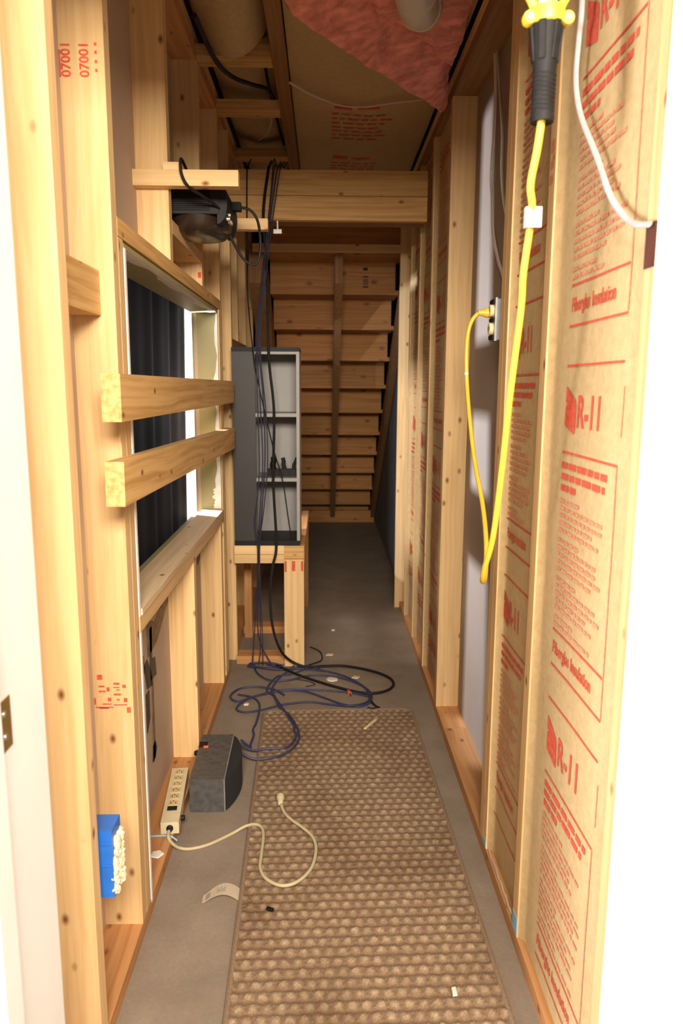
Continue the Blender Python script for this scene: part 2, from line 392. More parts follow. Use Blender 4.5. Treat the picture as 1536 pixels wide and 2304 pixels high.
link('stain', bm, plain('brown_adhesive_stain', (.20, .125, .06), .6, var=.4, scale=35), WL)

# stamps on the studs (flat ink)
def face_print(name, parent, origin, ex, ey, items, mat, lift=.0006):
    """items: ('t', text, size, u, v, rot) or ('r', u0, v0, u1, v1); origin/ex/ey in world space"""
    b = base_of(parent); o0 = Vector(origin); ex = Vector(ex); ey = Vector(ey); nz = ex.cross(ey)
    bm = bmesh.new()
    for it in items:
        if it[0] == 't':
            vs, fs = text_verts(it[1], it[2]); ca, sa = math.cos(it[5]), math.sin(it[5]); sxx = it[6] if len(it) > 6 else 1
            vv = [bm.verts.new(o0-b+ex*(it[3]+sxx*ca*v.x-sa*v.y)+ey*(it[4]+sxx*sa*v.x+ca*v.y)+nz*lift) for v in vs]
            for f in fs:
                try: bm.faces.new([vv[i] for i in f])
                except ValueError: pass
        else:
            q = [(it[1], it[2]), (it[3], it[2]), (it[3], it[4]), (it[1], it[4])]
            bm.faces.new([bm.verts.new(o0-b+ex*u+ey*v+nz*lift) for u, v in q])
    me = D.meshes.new(name); bm.to_mesh(me); bm.free(); me.materials.append(mat)
    o = D.objects.new(name, me); COL.objects.link(o); o.parent = parent; o['kind'] = 'stuff'; return o
def cutloc(o, parent):                       # prints of a rotated-free board keep the board's own frame
    return o
EX, EZ = (1, 0, 0), (0, 0, 1)
xs = XL-SD
face_print('stamp', s2, (xs, 1.598, 1.92), EX, EZ, [('t', '07001', .026, .014, 0, math.pi/2), ('t', '07001', .026, .050, 0, math.pi/2),
           ('r', .070, .010, .075, .016), ('r', .070, .026, .075, .032), ('r', .070, .043, .075, .049), ('r', .070, .058, .075, .064), ('r', .0, .0, .003, .05)], REDINK)
it = []
for (u, v, w, h) in ((.010, .66, .012, .012), (.012, .642, .014, .004), (.012, .630, .016, .004), (.030, .632, .007, .010), (.046, .648, .014, .005), (.046, .640, .014, .003),
                     (.052, .634, .008, .003), (.046, .622, .016, .005), (.066, .640, .008, .008), (.032, .608, .008, .009), (.052, .610, .007, .004), (.068, .606, .008, .010),
                     (.020, .600, .02, .003), (.045, .598, .03, .003), (.004, .592, .04, .003), (.074, .580, .009, .014), (.001, .60, .004, .016), (.012, .590, .022, .003)):
    it.append(('r', u, v, u+w, v+h))
face_print('stamp', s2, (xs, 1.598, 0), EX, EZ, it, REDINK)
face_print('stamp', s4, (xs, 2.742, 1.70), EX, EZ, [('r', .074, -.004, .086, .016)], REDINK)

# ---- right wall
bm = bmesh.new(); bm_box(bm, XR+SD, XR+SD+.013, .99, 4.34, 0, 2.72)
WR = struct('wall_right', bm, GREYBD)
def rstud(y, z0=.038, z1=2.335, xo=0.0, w=.038): return lumber('stud', WR, XR+xo, XR+SD+xo, y, y+w, z0, z1, 'z')
rstud(1.006); r1 = rstud(1.046); r2 = rstud(1.538, w=.040); rstud(1.876); rstud(1.916); rstud(2.815)
rstud(3.25); rstud(3.65); rstud(4.02)
lumber('sole_plate', WR, XR, XR+SD, 1.0, 2.62, 0, .038, 'y', PINE2)
lumber('sole_plate', WR, XR, XR+SD, 2.622, 4.34, 0, .038, 'y', PINE2)
lumber('top_plate', WR, XR, XR+SD, 1.0, 4.34, 2.335, 2.373, 'y', DARKW)
lumber('top_plate', WR, XR, XR+SD, 1.0, 4.34, 2.374, 2.412, 'y', PINE)
box('nail_plate', WR, XR-.003, XR-.0005, 1.050, 1.080, 1.485, 1.545, BROWNM, bevel=.0006)
face_print('stamp', r2, (XR, 1.578, 1.72), (0, -1, 0), EZ, [('r', .008, .0, .03, .018), ('r', .008, .03, .03, .045), ('r', .008, .06, .03, .085)], PALEINK)
box('paint_mark', WR, XR-.0008, XR+.0006, 1.5385, 1.5775, .040, .085, CHALK)
box('paint_mark', WR, XR-.0008, XR+.0006, 1.8765, 1.9135, .040, .058, CHALK)

# kraft-faced batts between the studs
def batt_surface(ya, yb, x0, amp, seed):
    def fx(y, z):
        u = (y-ya)/(yb-ya); e = min(u, 1-u)*(yb-ya)
        x = x0
        if e < .018: x -= (x0-XR-.004)*(1-e/.018)**1.5
        n = noise.noise(Vector((y*4.0+seed*3.1, z*2.2, seed)))+.5*noise.noise(Vector((y*11+seed, z*7.0, seed+4)))
        return x+amp*n*min(1, e/.05)
    return fx
def batt(ya, yb, z0, z1, x0, amp, seed, dz=.03, dy=.012):
    fx = batt_surface(ya, yb, x0, amp, seed); bm = bmesh.new()
    ny = max(6, int((yb-ya)/dy)); nzz = int((z1-z0)/dz)
    g = [[bm.verts.new((fx(ya+(yb-ya)*j/ny, z0+(z1-z0)*i/nzz), ya+(yb-ya)*j/ny, z0+(z1-z0)*i/nzz)) for j in range(ny+1)] for i in range(nzz+1)]
    for i in range(nzz):
        for j in range(ny): bm.faces.new((g[i][j], g[i+1][j], g[i+1][j+1], g[i][j+1]))
    back = {}
    for i in (0, nzz):
        for j in range(ny+1): back[i, j] = bm.verts.new((XR+SD-.004, g[i][j].co.y, g[i][j].co.z))
    for i in (0, nzz):
        for j in range(ny): bm.faces.new((g[i][j], g[i][j+1], back[i, j+1], back[i, j]))
    for j in (0, ny):                       # sides closed by one strip
        for i in range(nzz):
            a = g[i][j]; b = g[i+1][j]
            c = bm.verts.new((XR+SD-.004, b.co.y, b.co.z)); d = bm.verts.new((XR+SD-.004, a.co.y, a.co.z))
            bm.faces.new((a, b, c, d))
    o = link('insulation_batt', bm, KRAFT, WR, smooth=True)
    return o, fx
def kprint(name, parent, fx, items, mat, lift=.0016):
    """items in (y, z): text runs towards -Y"""
    bm = bmesh.new()
    def put(y, z): return bm.verts.new((fx(y, z)-lift, y, z))
    for it in items:
        if it[0] == 't':
            _, s, size, y, z, sx = it
            vs, fs = text_verts(s, size); vv = [put(y-v.x*sx, z+v.y) for v in vs]
            for f in fs:
                try: bm.faces.new([vv[i] for i in f])
                except ValueError: pass
        elif it[0] == 'r':
            _, y0, z0, y1, z1 = it                       # split into short pieces so that it hugs the paper
            ny = max(1, int(abs(y1-y0)/.015)); nzz = max(1, int(abs(z1-z0)/.03))
            g = [[put(y0+(y1-y0)*j/ny, z0+(z1-z0)*i/nzz) for j in range(ny+1)] for i in range(nzz+1)]
            for i in range(nzz):
                for j in range(ny): bm.faces.new((g[i][j], g[i][j+1], g[i+1][j+1], g[i+1][j]))
        elif it[0] == 'p':
            bm.faces.new([put(y, z) for y, z in it[1]])
    bmesh.ops.recalc_face_normals(bm, faces=bm.faces)
    me = D.meshes.new(name); bm.to_mesh(me); bm.free(); me.materials.append(mat)
    o = D.objects.new(name, me); COL.objects.link(o); o.parent = parent; o['kind'] = 'stuff'
    return o
def kraft_print(parent, fx, yl, yr, zr, zmin, zmax, seed, border=True):
    """one repeat of the printing every 0.675 m; yl = left (far) margin, yr = right margin, zr = centre of the first R-11"""
    rnd = random.Random(seed); bold = []; pale = []
    w = yl-yr; s = w/.28
    z = zr+4*.675
    while z > zmin-.8:
        def ok(a): return zmin+.01 < a < zmax-.01
        L_ = 1.0
        if ok(z-.05) and ok(z+.06):
            e0 = yl-.004
            bold.append(('p', [(e0, z+.050), (e0, z+.018), (e0-.030*s, z+.036), (e0-.042*s, z+.030)]))
            bold.append(('p', [(e0, z-.024), (e0-.060*s, z-.040), (e0-.060*s, z+.010), (e0-.056*s, z+.022), (e0-.046*s, z+.028), (e0-.028*s, z+.029), (e0-.012*s, z+.022), (e0, z+.010)]))
            bold.append(('t', 'R-11', .082, e0-.066*s, z, .82*s))
        for (dz, th) in ((-.079, .0042), (.086, .0042), (.160, .0042), (.235, .0042)):
            if ok(z+dz): bold.append(('r', yl, z+dz, yr, z+dz+th))
        if ok(z+.19) and ok(z+.215): bold.append(('t', 'Fiberglas Insulation', .036, yl-.004, z+.200, .80*s))
        for k, (ln, dz) in enumerate(((.86, -.102), (.80, -.124), (.30, -.146))):
            if ok(z+dz):
                y = yl-.002
                while y > yl-ln*w:
                    wl = rnd.uniform(.022, .05)*s; bold.append(('r', y, z+dz-.006, max(y-wl, yl-ln*w-.01), z+dz+.006)); y -= wl+.007*s
        zz = z-.172; k = 0
        while zz > z-.425:
            if ok(zz):
                ln = w*rnd.uniform(.55, .84) if k % 5 else w*.4; y = yl-.002
                while y > yl-ln:
                    wl = rnd.uniform(.010, .034)*s; pale.append(('r', y, zz-.0034, y-wl, zz+.0034)); y -= wl+.006*s
            zz -= .0145 if k % 5 != 4 else .021; k += 1
        if border:
            a, b = max(z-.44, zmin+.01), min(z-.076, zmax-.01)
            if b-a > .05: pale.append(('r', yr+.002, a, yr-.002, b))
            a, b = max(z-.03, zmin+.01), min(z+.05, zmax-.01)
            if b-a > .03: pale.append(('r', yr-.006, a, yr-.009, b))
            a, b = max(z+.165, zmin+.01), min(z+.235, zmax-.01)
            if b-a > .03: pale.append(('r', yr+.002, a, yr-.002, b))
        z -= .675
    kprint('printed_lettering', parent, fx, bold, REDINK); kprint('printed_paragraphs', parent, fx, pale, PALEINK)
b1, f1 = batt(1.085, 1.537, .040, 2.333, .470, .0018, 1)
kraft_print(b1, f1, 1.440, 1.165, 1.272, .04, 2.33, 11)
b2, f2 = batt(1.579, 1.875, .040, 2.333, .474, .0025, 2)
kraft_print(b2, f2, 1.862, 1.640, 1.425, .04, 2.33, 12)
for k, (ya, yb, am, zr) in enumerate(((2.855, 3.249, .005, .98), (3.289, 3.649, .010, 1.06), (3.689, 4.019, .013, 1.12))):
    bb, ff = batt(ya, yb, .040, 2.333, .476, am, 5+k)
    kraft_print(bb, ff, yb-.03, ya+.05, zr, .04, 2.33, 20+k, border=False)
smear(WR, 'torn_paper', (XR+.004, 1.60, .039), (XR+.004, 1.86, .039), (-1, 0, 0), (0, 0, .028), TAG, 40, 1.0, 4)
# ---- dark concrete side wall and the end wall behind the stairs
bm = bmesh.new(); bm_box(bm, .50, .56, 4.34, 7.9, 0, 2.72); struct('wall_stair', bm, DARKBD)
bm = bmesh.new(); bm_box(bm, -.60, .60, 7.9, 8.0, 0, 2.72); struct('wall_back', bm, DARKBD)

# ---- door wall (camera stands in its doorway)
bm = bmesh.new()
bm_box(bm, -4.2, -.425, .88, .985, 0, 2.72); bm_box(bm, .455, 3.0, .88, .985, 0, 2.72); bm_box(bm, -.425, .455, .88, .985, 2.06, 2.72)
struct('wall_front', bm, WHITE)
bm = bmesh.new(); bm_box(bm, -.424, -.400, .80, 1.003, 0, 2.06); bm_box(bm, -.400, -.389, .80, .845, 0, 2.05)
bm_box(bm, .430, .454, .80, .992, 0, 2.06); bm_box(bm, .419, .430, .80, .930, 0, 2.05); bm_box(bm, -.400, .430, .80, .992, 2.04, 2.06)
dj = link('door_1', bm, WHITE, bevel=.002, seg=2); dj['kind'] = 'structure'
box('strike_plate', dj, -.4005, -.3985, .855, .893, .865, .932, BRASS, bevel=.0006)
bm = bmesh.new()
for cz in (.884, .914): bm_lathe(bm, [(0, 0), (.0045, 0), (.004, .0015), (0, .002)], 12, Matrix.Translation((-.3987, .874, cz)) @ Matrix.Rotation(math.pi/2, 4, 'Y'))
link('screw', bm, METALT, dj, smooth=True)

# ---- ceiling: subfloor, one long joist, ladder blocking, kraft batts
bm = bmesh.new(); bm_box(bm, -4.2, 3.0, .88, 8.0, 2.72, 2.75)
CE = struct('ceiling', bm, CEIL)
lumber('joist', CE, -.178, -.130, 1.0, 4.5, 2.41, 2.60, 'y', DARKW)
for yb_ in (2.21, 2.712, 3.198, 3.812):
    lumber('blocking', CE, XL+.001, -.180, yb_, yb_+.089, 2.411, 2.449, 'x', PINE3)
def ceil_batt(xa, xb, ya, yb, zc, sag, amp, seed, nx=22, ny=60):
    bm = bmesh.new()
    def fz(x, y):
        u = (x-xa)/(xb-xa); e = math.sin(math.pi*u)
        return zc-sag(y)*e**.7+amp*(noise.noise(Vector((x*9, y*5, seed)))+.5*noise.noise(Vector((x*20, y*14, seed+2))))
    def zed(i, j): return xa+(xb-xa)*j/nx, ya+(yb-ya)*i/ny
    g = []; t = []
    for i in range(ny+1):
        g.append([bm.verts.new((*zed(i, j), fz(*zed(i, j)))) for j in range(nx+1)])
        t.append([bm.verts.new((*zed(i, j), zc+.09)) for j in range(nx+1)])
    for i in range(ny):
        for j in range(nx):
            bm.faces.new((g[i][j], g[i][j+1], g[i+1][j+1], g[i+1][j])); bm.faces.new((t[i][j], t[i+1][j], t[i+1][j+1], t[i][j+1]))
        for j in (0, nx): bm.faces.new((g[i][j], g[i+1][j], t[i+1][j], t[i][j]))
    for j in range(nx):
        for i in (0, ny): bm.faces.new((g[i][j], t[i][j], t[i][j+1], g[i][j+1]))
    return link('insulation_batt', bm, KRAFT, CE, smooth=True), fz
ceil_batt(XL+.004, -.182, 1.4, 2.70, 2.52, lambda y: .03+.09*max(0, min(1, (y-2.2)/.45)), .006, 3)
ceil_batt(XL+.004, -.182, 2.81, 4.4, 2.53, lambda y: .035, .007, 4)
cb, cf = ceil_batt(-.126, XR-.004, 2.30, 4.32, 2.44, lambda y: .028, .004, 5)
def cprint(parent, fz, items, mat):
    bm = bmesh.new()
    for x0, y0, x1, y1 in items:
        nx = max(1, int(abs(x1-x0)/.02))
        for j in range(nx):
            a = x0+(x1-x0)*j/nx; b = x0+(x1-x0)*(j+1)/nx
            bm.faces.new([bm.verts.new((x, y, fz(x, y)-.002)) for x, y in ((a, y0), (a, y1), (b, y1), (b, y0))])
    me = D.meshes.new('printed_lettering'); bm.to_mesh(me); bm.free(); me.materials.append(mat)
    o = D.objects.new('printed_lettering', me); COL.objects.link(o); o.parent = parent; o['kind'] = 'stuff'
rr = random.Random(3); itm = []
for y0 in (3.14, 3.80):
    itm += [(.04, y0, .11, y0+.05), (.13, y0+.01, .22, y0+.035)]
    for k in range(7):
        x = .03
        while x < .24:
            w_ = rr.uniform(.02, .05); itm.append((x, y0+.10+k*.05, x+w_, y0+.115+k*.05)); x += w_+.012
cprint(cb, cf, itm, REDINK)

# ---- two doubled boards spanning the passage overhead
hb = thing('header_beam', (0, 3.40, 2.03), 'wide double pine board spanning the passage overhead', 'beam')
lumber('board', hb, -.42, .447, 3.382, 3.420, 2.030, 2.130, 'x', PINE3); lumber('board', hb, -.42, .447, 3.380, 3.420, 2.132, 2.236, 'x', PINE3)
lumber('lower_plate', hb, -.42, .447, 3.421, 3.51, 2.030, 2.068, 'x', DARKW)
fr = thing('stair_frame', (0, 4.30, 0), 'slim pine door frame just in front of the stair underside', 'frame')
lumber('cross_rail', fr, -.40, .425, 4.30, 4.338, 2.058, 2.098, 'x'); lumber('post', fr, .426, .515, 4.30, 4.338, 0, 2.25, 'z')

# ---- staircase seen from below
st = thing('staircase', (.07, 7.5, 0), 'underside of a wooden staircase at the dark end of the passage', 'stairs')
RUN, RISE, YB = .28, .19, 7.5
SX0, SX1 = -.33, .455
for k in range(12):
    y = YB-RUN*k
    o = lumber('riser', st, SX0, SX1-.002*k, y-.010, y+.010, RISE*k-.012, RISE*(k+1)-.028, 'x', STAIRW, bevel=.0015)
    if k == 10:
        rs10 = o
    if k < 11: lumber('tread', st, SX0, SX1, y-RUN-.009, y+.04, RISE*(k+1)-.027, RISE*(k+1)-.001, 'x', STAIRW, bevel=.0015)
lumber('floor_plate', st, SX0, .49, YB-.37, YB-.335, 0, .115, 'x', STAIRW)
def stringer(x0, x1, mat=DARKW):
    bm = bmesh.new(); off = .012; dep = .16
    ptsu = [(YB-.02, 0.0)]
    prof = [(YB-.30, .0), (YB-.015, 0.0), (4.40, RISE*(YB-.015-4.40)/RUN), (4.40, RISE*(YB-.30-4.40)/RUN)]
    a = [bm.verts.new((x0-.07, y-YB, z)) for y, z in prof]; b = [bm.verts.new((x1-.07, y-YB, z)) for y, z in prof]
    bm.faces.new(a); bm.faces.new(b[::-1])
    for i in range(4): bm.faces.new((a[i], a[(i+1) % 4], b[(i+1) % 4], b[i]))
    return link('stringer', bm, mat, st)
stringer(.060, .105); stringer(SX1+.001, SX1+.040); stringer(SX0-.10, SX0-.001)
face_print('stamp', st, (.235, YB-RUN*10-.0105, 1.915), EX, EZ, [('r', 0, 0, .034, .008), ('r', .004, .016, .010, .05), ('r', .016, .014, .022, .052), ('r', .027, .016, .032, .05), ('r', 0, .060, .034, .068), ('r', .002, .10, .030, .118)], BLKINK)

# ------------------------------------------------------------------ things
# curtain on the far side of the window
bm = bmesh.new(); nu, nv = 90, 14; g = []
for i in range(nv+1):
    t = i/nv; z = .30+1.55*t
    ye = 3.02+.10*min(1, max(0, (z-.72)/.95))**1.2
    row = []
    for j in range(nu+1):
        u = j/nu; y = 1.45+(ye-1.45)*u
        x = -.566+.010*math.sin(u*34+.6*math.sin(u*9)+.5*t)+.004*math.sin(u*71+1.3)-.006*u
        row.append(bm.verts.new((x, y-2.3, z-.30)))
    g.append(row)
for i in range(nv):
    for j in range(nu): bm.faces.new((g[i][j], g[i][j+1], g[i+1][j+1], g[i+1][j]))
bmesh.ops.solidify(bm, geom=bm.faces[:], thickness=.002)
cu = thing('curtain', (0, 2.3, .30), 'black curtain hanging behind the unglazed window opening', 'curtain')
link('cloth', bm, CURT, cu, smooth=True)
bm = bmesh.new(); bm_tube(bm, [(-.590, -.95, 1.56), (-.590, .90, 1.56)], .009, 10, 0); link('rod', bm, BLACK, cu, smooth=True)

# the two boards nailed across the window
def rail_board(name, za0, za1, zb0, zb1, label):
    Y0, Y1 = 1.462, 3.285; c = Vector((XL+.0205, (Y0+Y1)/2, (za0+za1+zb0+zb1)/4))
    h = ((za1-za0)+(zb1-zb0))/2; sl = math.atan2((zb0+zb1-za0-za1)/2, Y1-Y0)
    bm = bmesh.new(); L_ = (Y1-Y0)/math.cos(sl)
    bm_box(bm, -.019, .019, -h/2, h/2, -L_/2, L_/2)
    o = link(name, bm, PINE3, bevel=.004, seg=2, smooth=True, loc=c, rot=(-math.pi/2+sl, 0, 0)); tag(o, label, 'board')
    return o
rail_board('cross_board', 1.250, 1.339, 1.243, 1.340, 'upper of the two pine boards nailed across the dark window')
rail_board('cross_board', 1.080, 1.170, 1.046, 1.135, 'lower of the two pine boards nailed across the dark window')

# projector arms
def arm(x0, x1, y0, y1, z0, z1, label):
    o = lumber('support_arm', None, x0, x1, y0, y1, z0, z1, 'x', PINE); tag(o, label, 'arm'); return o
a1 = arm(-.525, -.236, 2.151, 2.189, 1.858, 1.900, 'nearer pine arm, crossing in front of the black projector')
a2 = arm(-.52, -.197, 2.703, 2.741, 1.855, 1.892, 'farther pine arm, ending behind the black projector')
bm = bmesh.new()
b0 = Vector(a1.location)
for xx in (-.515, -.478, -.455):
    bm_lathe(bm, [(0, 0), (.004, 0), (.0035, .0015), (0, .002)], 10, Matrix.Translation((0, 0, 0)))
bm.free()
bk = lumber('wood_offcut', None, -.441, -.392, 2.155, 2.187, 1.9005, 1.920, 'x', PINE); tag(bk, 'small pine offcut lying on the nearer support arm', 'offcut')

# projector, hung upside down between the arms
pj = thing('projector', (-.41, 2.42, 1.86), 'black ceiling projector hung between the two pine arms', 'projector')
bm = bmesh.new(); bm_box(bm, -.125, .100, -.135, .135, -.045, .030)
link('body', bm, BLACK, pj, bevel=.012, seg=3, smooth=True)
bm = bmesh.new()                                   # domed lid, now underneath
prof = [(.0, -.094), (.06, -.093), (.096, -.086), (.114, -.070), (.120, -.044), (.0, -.042)]
bm_lathe(bm, [(r_*.80, z_) for r_, z_ in prof], 32, Matrix.Translation((.028, 0, 0)) @ Matrix.Scale(1.4, 4, (0, 1, 0)))
link('lid', bm, plain('dark_brown_gloss_plastic', (.03, .018, .012), .25), pj, smooth=True)
bm = bmesh.new()                                   # round rear hood
for i in range(1):
    seg = 18; pr = []
    for k in range(seg+1):
        a = math.pi*(k/seg)-math.pi/2; pr.append((.095+.030*math.cos(a), -.010+.062*math.sin(a)))
    A = [bm.verts.new((x, -.13, z)) for x, z in pr]; B = [bm.verts.new((x, .13, z)) for x, z in pr]
    for k in range(seg): bm.faces.new((A[k], A[k+1], B[k+1], B[k]))
    bm.faces.new(A); bm.faces.new(B[::-1]); bm.faces.new((A[0], A[-1], B[-1], B[0]))
link('rear_hood', bm, BLACK, pj, smooth=True)
for k in range(11):
    z = -.036+.0060*k
    box('vent_fin', pj, -.42-.118, -.42+.085, 2.42-.139, 2.42-.1345, 1.86+z, 1.86+z+.0032, BLKRUB)
bm = bmesh.new()
for (y, z, m_) in ((-.09, -.050, 0), (-.06, -.052, 0), (-.03, -.050, 0), (-.075, -.036, 0)):
    bm_lathe(bm, [(0, 0), (.006, 0), (.006, .010), (.003, .010), (0, .010)], 12, Matrix.Translation((.118, y, z)) @ Matrix.Rotation(math.pi/2, 4, 'Y'))
link('socket', bm, METALT, pj, smooth=True)
bm = bmesh.new(); bm_box(bm, .112, .150, .0, .032, -.004, .020); link('power_plug', bm, BLACK, pj, bevel=.004, seg=2)
tube('power_cord', pj, [(-.275, 2.436, 1.868), (-.235, 2.44, 1.862), (-.212, 2.45, 1.835), (-.205, 2.47, 1.79), (-.207, 2.48, 1.74), (-.222, 2.48, 1.705), (-.255, 2.47, 1.715), (-.285, 2.45, 1.76), (-.305, 2.43, 1.805)], .0045, BLACK)
for sy in (-.10, .10):
    o = box('mount_strap', pj, -.50, -.34, 2.42+sy-.010, 2.42+sy+.010, 1.889, 1.893, BLACK)
box('mount_bar', pj, -.455, -.425, 2.16, 2.735, 1.893, 1.8985, BLACK)
tag(tube('projector_cable', None, [(-.405, 2.40, 1.93), (-.395, 2.20, 1.935), (-.390, 2.140, 1.918), (-.388, 2.138, 1.885), (-.372, 2.145, 1.855), (-.345, 2.20, 1.845), (-.315, 2.275, 1.835), (-.296, 2.33, 1.815)], .0042, BLACK),
    'thin black cable looped over the nearer arm down to the projector', 'cable')
# folded papers standing on the plate under the projector
pa = thing('paper', (-.435, 2.46, 1.7865), 'folded white papers standing on the plate beneath the projector', 'paper')
for k, (dx, dy) in enumerate(((0, 0), (.006, .02))):
    bm = bmesh.new(); rows = []
    for i in range(7):
        t = i/6; z = .001+.058*(1-t)**.8*(1-.12*k); x = -.055+.075*t+dx
        rows.append((bm.verts.new((x, -.05+dy, z)), bm.verts.new((x-.006, .05+dy, z+.004))))
    for p, q in zip(rows, rows[1:]): bm.faces.new((p[0], p[1], q[1], q[0]))
    bmesh.ops.solidify(bm, geom=bm.faces[:], thickness=.0008)
    link('sheet', bm, WHITE, pa, smooth=True)

# ---- bookcase on its stand
bc = thing('bookcase', (-.26, 3.37, .584), 'narrow grey three-shelf bookcase standing on a rough wooden frame', 'bookcase')
bx0, bx1, by0, by1, bz0, bz1 = -.415, -.112, 3.37, 3.62, .586, 1.488
box('top_panel', bc, bx0, bx1, by0-.004, by1, bz1-.018, bz1, BLACK, bevel=.001)
box('base_panel', bc, bx0, bx1, by0-.004, by1, bz0, bz0+.022, BLACK, bevel=.001)
box('front_panel', bc, bx0, -.310, by0, by0+.014, bz0+.022, bz1-.018, DGREY, bevel=.001)
box('side_panel', bc, bx0, bx0+.014, by0+.014, by1, bz0+.022, bz1-.018, DGREY)
box('side_panel', bc, bx1-.014, bx1, by0, by1, bz0+.022, bz1-.018, GREYLAM, bevel=.001)
box('back_panel', bc, bx0+.014, bx1-.014, by1-.006, by1, bz0+.022, bz1-.018, GREYLAM)
for z in (1.188, .893): box('shelf', bc, -.310, bx1-.014, by0+.002, by1-.006, z-.008, z+.008, GREYLAM, bevel=.001)
box('top_shelf_lip', bc, -.310, bx1-.014, by0+.001, by0+.012, bz1-.030, bz1-.018, GREYLAM)
# black adaptors lying on the lower shelf
for k, (x, w, h, lean, lab) in enumerate(((-.236, .040, .090, 0, 'leftmost and widest of the black adapters on the lower shelf'),
                                     (-.183, .028, .086, -.22, 'middle black adapter on the lower shelf, bent neck'),
                                     (-.142, .024, .086, .30, 'rightmost black adapter on the lower shelf, leaning right'))):
    t = thing('power_adapter', (x, 3.45, .9012), lab, 'adapter', 'black adapters on the lower shelf')
    bm = bmesh.new(); bm_box(bm, -w/2-.008, w/2+.006, -.02, .02, 0, .034); link('body', bm, BLACK, t, bevel=.005, seg=2)
    bm = bmesh.new(); bm_tube(bm, [(0, 0, .03), (lean*.012-.004, 0, .05), (lean*.03, 0, .07), (lean*.05, 0, h)], w*.34, 10, 4); link('neck', bm, BLACK, t, smooth=True)

sd = thing('bookcase_stand', (-.26, 3.40, 0), 'rough two by four stand carrying the grey bookcase', 'stand')
lumber('rail', sd, -.418, -.186, 3.372, 3.410, .500, .541, 'x'); lumber('rail', sd, -.418, -.186, 3.372, 3.410, .543, .584, 'x')
pst = lumber('post', sd, -.186, -.094, 3.352, 3.390, 0, .522, 'z')
lumber('rail', sd, -.186, -.094, 3.365, 3.403, .524, .584, 'x', PINE3)
lumber('rail', sd, -.130, -.092, 3.404, 4.35, .495, .584, 'y', PINE2)
lumber('post', sd, -.186, -.094, 4.312, 4.350, 0, .494, 'z', DARKW)
lumber('floor_rail', sd, -.418, -.188, 3.385, 3.474, 0, .038, 'x', PINE2); lumber('floor_rail', sd, -.433, -.188, 3.83, 3.919, 0, .038, 'x', PINE2)
lumber('post', sd, -.418, -.380, 3.76, 3.829, 0, .584, 'z', PINE2)
face_print('stamp', pst, (-.186, 3.352, .0), EX, EZ, [('r', .002, .462, .012, .515), ('r', .036, .467, .052, .515), ('r', .078, .467, .089, .515)], REDINK)

# ---- cables hanging down in front of the bookcase: one object each
hang = [((-.150, 2.40), (-.200, 2.235), (-.222, 2.10), (-.245, 1.93), (-.262, 1.80), (-.285, 1.60), (-.287, 1.45), (-.272, 1.25), (-.268, 1.00), (-.285, .76), (-.300, .60), (-.302, .44), (-.31, .16), (-.25, .012)),
        ((-.165, 2.40), (-.212, 2.235), (-.236, 2.05), (-.262, 1.85), (-.290, 1.62), (-.295, 1.45), (-.285, 1.22), (-.278, .98), (-.292, .77), (-.306, .60), (-.310, .42), (-.33, .14), (-.34, .010)),
        ((-.135, 2.40), (-.186, 2.235), (-.214, 2.08), (-.240, 1.90), (-.270, 1.66), (-.282, 1.46), (-.262, 1.22), (-.256, .99), (-.274, .78), (-.296, .61), (-.298, .45), (-.29, .15), (-.29, .010)),
        ((-.175, 2.40), (-.214, 2.26), (-.232, 2.10), (-.258, 1.90), (-.296, 1.60), (-.300, 1.45), (-.296, 1.20), (-.294, .96), (-.304, .82), (-.318, .70), (-.308, .60), (-.303, .5), (-.30, .13), (-.31, .013))]
labs = ['dark blue cable hanging nearest the bookcase opening', 'dark blue cable hanging close beside the dark front panel', 'dark blue cable hanging rightmost in the loose bundle', 'thin blue cable bowing left over the bookcase front panel']
for k, h in enumerate(hang):
    h = [(h[1][0]+.02, 2.30), (h[1][0]+.008, 2.255)]+list(h[1:])
    pts = [(x, (3.50, 3.42)[i] if i < 2 else 3.350-.004*k+.006*math.sin(i*1.3+k), z) for i, (x, z) in enumerate(h)]
    tag(tube('hanging_cable', None, pts, (.0032, .0029, .0026, .0024)[k], NAVY), labs[k], 'cable', 'cables hanging in front of the bookcase')
tag(tube('hanging_cable', None, [(-.235, 3.50, 2.30), (-.240, 3.42, 2.258), (-.242, 3.368, 2.22), (-.263, 3.350, 2.04), (-.250, 3.352, 1.80), (-.246, 3.345, 1.45), (-.225, 3.346, 1.20), (-.232, 3.346, .90), (-.22, 3.340, .60), (-.236, 3.31, .50), (-.247, 3.29, .40), (-.24, 3.27, .25), (-.21, 3.26, .135), (-.165, 3.31, .05), (-.085, 3.312, .012), (.0, 3.325, .010), (.10, 3.325, .010), (.22, 3.265, .010), (.295, 3.185, .010), (.31, 3.10, .010), (.265, 3.03, .010), (.18, 3.01, .010), (.06, 3.075, .010), (-.08, 3.185, .010), (-.17, 3.27, .012), (-.225, 3.33, .012)], .0062, BLACK),
    'thick black cable dropping from the bookcase into a wide floor loop', 'cable')
tag(tube('hanging_cable', None, [(-.325, 3.50, 2.31), (-.330, 3.42, 2.262), (-.332, 3.366, 2.20), (-.335, 3.358, 1.90), (-.335, 3.352, 1.70), (-.318, 3.350, 1.49), (-.300, 3.346, 1.36), (-.232, 3.340, 1.05), (-.19, 3.340, .90), (-.165, 3.345, .72), (-.150, 3.345, .62)], .0028, BLKRUB),
    'thin black cable crossing diagonally to the lower shelf', 'cable', 'cables hanging in front of the bookcase')
bl = thing('cable_clip', (-.205, 3.40, 1.985), 'small pale plastic clip under the overhead beam', 'clip')
bm = bmesh.new(); bm_box(bm, -.018, .018, -.006, .006, -.009, .009); link('body', bm, STEEL, bl, bevel=.003)
